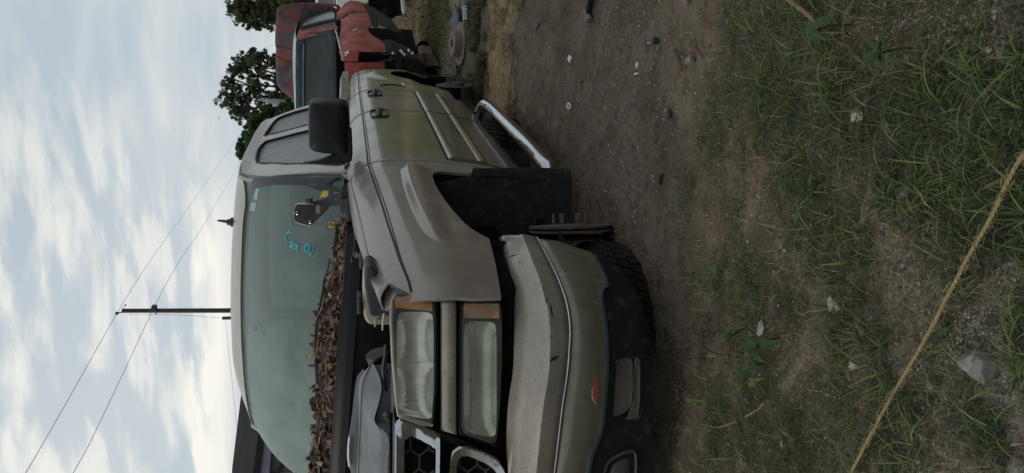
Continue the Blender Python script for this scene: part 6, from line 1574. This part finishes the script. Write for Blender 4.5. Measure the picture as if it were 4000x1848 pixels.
# grass further back: greenish growth and bleached straw across the track
x, y = frustum_xy(60000, 1560, 1960, -60, 460); k = (patch(x*.6, y*.3) > .47)&~((y > 2.2) & (y < 3.2)); x, y = x[k], y[k]
blades('grass', x, y, .03, .11, .004, .010, .4, 1.4, [G1, G2, STRAW, STRAW], 2)
x, y = frustum_xy(16000, 1880, 2060, -60, 520); k = (y > 1.9) & (y < 3.4) & (fbm(x, y*.5, 6, 17) > .47+.10*np.abs(y-2.6)); x, y = x[k], y[k]
blades('bleached_straw', x, y, .02, .075, .0015, .0035, 1.45, 1.62, [STRAW2, STRAW2, STRAW], 2, .1, .004)
x, y = frustum_xy(14000, 1560, 1700, -60, 260); k = fbm(x, y*.4, 2.5, 19) > .46; x, y = x[k], y[k]
blades('bleached_straw', x, y, .05, .17, .005, .012, 1.25, 1.6, [STRAW2, STRAW2, STRAW], 2, .2, .004)
# gravel and grit
x, y = frustum_xy(70000, 2350, 4050); v, u = in_frame_v(x, y); k = gr.random(len(x)) < (.14+.75*sm(v, 3250, 3800)*(fbm(x, y, 4, 61) > .42)+.10); x, y = x[k], y[k]; n = len(x)
x2, y2 = frustum_xy(3600, 1760, 2500, -60, 900); x = np.r_[x, x2]; y = np.r_[y, y2]; n = len(x)
rad = gr.uniform(.0010, .0036, n)*np.where(gr.random(n) < .05, 1.9, 1); rad = np.where(y > -.5, rad*1.5, rad)
base = np.array([(1, 0, 0), (-.5, .87, 0), (-.5, -.87, 0), (.2, .1, .75), (.3, .8, .4), (.3, -.8, .3)]); ff = np.array([(0, 4, 3), (4, 1, 3), (1, 2, 3), (2, 5, 3), (5, 0, 3)])
ro_ = gr.uniform(0, 6.3, n); c_, s_ = np.cos(ro_), np.sin(ro_); el = gr.uniform(.6, 1.5, (n, 1))
bx_ = base[None, :, :]*rad[:, None, None]*np.stack([el[:, 0], np.ones(n), gr.uniform(.5, 1.1, n)], 1)[:, None, :]
V = np.stack([c_[:, None]*bx_[:, :, 0]-s_[:, None]*bx_[:, :, 1]+x[:, None], s_[:, None]*bx_[:, :, 0]+c_[:, None]*bx_[:, :, 1]+y[:, None], bx_[:, :, 2]+gz(x, y)[:, None]-.0005], 2)
F = (ff[None]+(np.arange(n)*6)[:, None, None]).reshape(-1, 3)
PEB = [mat('grit_'+nm, c1, c2, scale=200, rough=.9) for nm, c1, c2 in (('buff', (.25, .205, .16), (.17, .14, .11)), ('grey', (.13, .12, .11), (.19, .175, .16)), ('dark', (.05, .043, .038), (.075, .065, .055)), ('white', (.42, .40, .36), (.32, .30, .27)))]
me = bpy.data.meshes.new('gravel'); me.from_pydata(V.reshape(-1, 3).tolist(), [], F.tolist())
for m in PEB: me.materials.append(m)
me.polygons.foreach_set('material_index', np.repeat(gr.choice(4, n, p=(.42, .30, .20, .08)), 5).astype(np.int32)); o = link('gravel', me, None, None, smooth=False); tag(o, kind='stuff')

# ---------------------------------------------------------------- broad-leaved weeds
WEED = leaf_mat('weed_leaf', (.032, .070, .024), (.045, .088, .032), (.055, .10, .04)); WEEDL = leaf_mat('young_weed_leaf', (.11, .17, .04), (.13, .19, .05), (.15, .20, .06))
def weed(x, y, leaves, label, m, h=.05):
    """leaves: (tip x, tip y, width px) round the crown at sight line (x, y)"""
    c = GR(x, y, h); root = np.array((c[0]+.01, c[1]+.02, float(gz(c[0], c[1]))))
    o = thing('weed_plant', tuple(root), label, 'weed'); tube('stem', [root, (root+c)/2+np.array((.004, 0, 0)), c], .0025, m, o, seg=6)
    for i, (tx, ty, wpx) in enumerate(leaves):
        d = math.hypot(tx-x, ty-y); tip = GR(tx, ty, max(.015, h-.012+.018*math.sin(i*2.1))); ln = np.linalg.norm(tip-c); wd = wpx*np.linalg.norm(c-CAM)/FPX/2
        ax = (tip-c)/ln; sd3 = np.cross(ax, (0, 0, 1.)); sd3 /= np.linalg.norm(sd3); rows = []
        for t_ in np.linspace(0, 1, 9):
            wv = wd*(math.sin(math.pi*min(1, t_**.75))**.9)+.0008; q = c+ax*ln*t_+np.array((0, 0, .016*math.sin(math.pi*t_)))
            rows.append([q+sd3*wv*s+np.array((0, 0, abs(s)*wv*.30+.0015*math.sin(t_*25+i)*abs(s))) for s in (-1, -.5, 0, .5, 1)])
        loft('leaf', rows, m, o, angle=None)
    return o
weed(2960, 1350, [(2965, 1300, 30), (2910, 1312, 36), (2918, 1340, 22), (3048, 1338, 36), (2990, 1418, 36), (2942, 1400, 30), (2986, 1356, 14)], 'dark green broad-leaved weed on the soil in front of the bumper', WEED, .07)
weed(2920, 1450, [(2918, 1398, 26), (2888, 1490, 30), (2930, 1488, 26), (2886, 1440, 20), (2980, 1430, 12)], 'lower broad-leaved weed just beside the darkest weed', WEED, .05)
weed(2862, 1310, [(2836, 1264, 18), (2848, 1330, 20), (2888, 1354, 22), (2876, 1284, 16)], 'small oval-leaved weed nearest to the bumper', WEED, .04)
weed(3204, 112, [(3202, 66, 22), (3252, 68, 36), (3150, 124, 30), (3208, 192, 30), (3228, 156, 22), (3204, 140, 18)], 'blue-green weed with pointed leaves at the end of the tan stem', WEED, .09)
weed(3440, 208, [(3468, 148, 24), (3386, 252, 28), (3520, 248, 24), (3470, 280, 24), (3380, 84, 12), (3530, 36, 14)], 'broad-leaved weed with two long blades, near the top edge of the photo', WEED, .08)
weed(2962, 1496, [(2938, 1460, 12), (2990, 1476, 11), (2938, 1516, 14), (2978, 1522, 12), (2964, 1480, 8)], 'bright yellow-green seedling among the darker weeds', WEEDL, .04)
weed(2720, 1566, [(2680, 1560, 12), (2758, 1566, 10), (2712, 1550, 5)], 'single bright green sprig on dark soil under the bumper', WEEDL, .03)

# ---------------------------------------------------------------- rope
ROPE = mat('jute_rope', (.33, .255, .125), (.25, .185, .09), scale=120, rough=.95, stretch=(1, 1, 1), bump=.002, bscale=400)
rp = smoothline([GR(x, y, .036) for x, y in ((4110, 430), (4020, 560), (3960, 640), (3880, 800), (3800, 950), (3720, 1098), (3650, 1235), (3600, 1330), (3560, 1400), (3510, 1490), (3480, 1540), (3420, 1650), (3370, 1745), (3320, 1842), (3260, 1950))], 420)
rp[:, 2] = gz(rp[:, 0], rp[:, 1])*.3+.030
rope = thing('rope', tuple(rp[210]), 'frayed yellow rope stretched across the grass at the right of the photo', 'rope')
tg = np.gradient(rp, axis=0); tg /= np.linalg.norm(tg, axis=1)[:, None]; sdv = np.cross(tg, (0, 0, 1.)); upv = np.cross(sdv, tg)
s_arc = np.r_[0, np.cumsum(np.linalg.norm(np.diff(rp, axis=0), axis=1))]
for j in range(3):
    ph = s_arc/.030*2*math.pi+j*2*math.pi/3; tube('strand', rp+.0016*(np.cos(ph)[:, None]*sdv+np.sin(ph)[:, None]*upv), .0020, ROPE, rope, seg=7)
fz_ = MB()
for i in range(420):
    k = gr.integers(4, 415); a = gr.uniform(0, 6.3); d = math.cos(a)*sdv[k]+math.sin(a)*upv[k]; fz_.tube([rp[k]+d*.004, rp[k]+d*.007+tg[k]*gr.normal()*.004, rp[k]+d*gr.uniform(.008, .0115)+tg[k]*gr.normal()*.008], .0004, 3)
fr_ = fz_.build('frayed_fibre', ROPE, rope, smooth=False); fr_['kind'] = 'stuff'

# a bird far off over the trees
bq_ = pl(855, 461, 'Y', 60); b = MB()
b.add([bq_+np.array(v) for v in ((0, 0, 0), (-.10, .02, .03), (-.22, .03, -.01), (-.11, -.03, .0), (.10, .02, .03), (.22, .03, -.01), (.11, -.03, .0), (0, .10, .0), (0, -.12, 0))], [(0, 1, 2, 3), (0, 6, 5, 4), (8, 3, 7), (8, 7, 6)])
b.lathe([(0, .10), (.03, .06), (.035, 0), (.02, -.08), (0, -.10)], bq_, (0, 1, 0), 8); o = b.build('bird', INK, None, loc=tuple(bq_)); tag(o, 'tiny dark bird flying in the sky above the trees', 'bird')
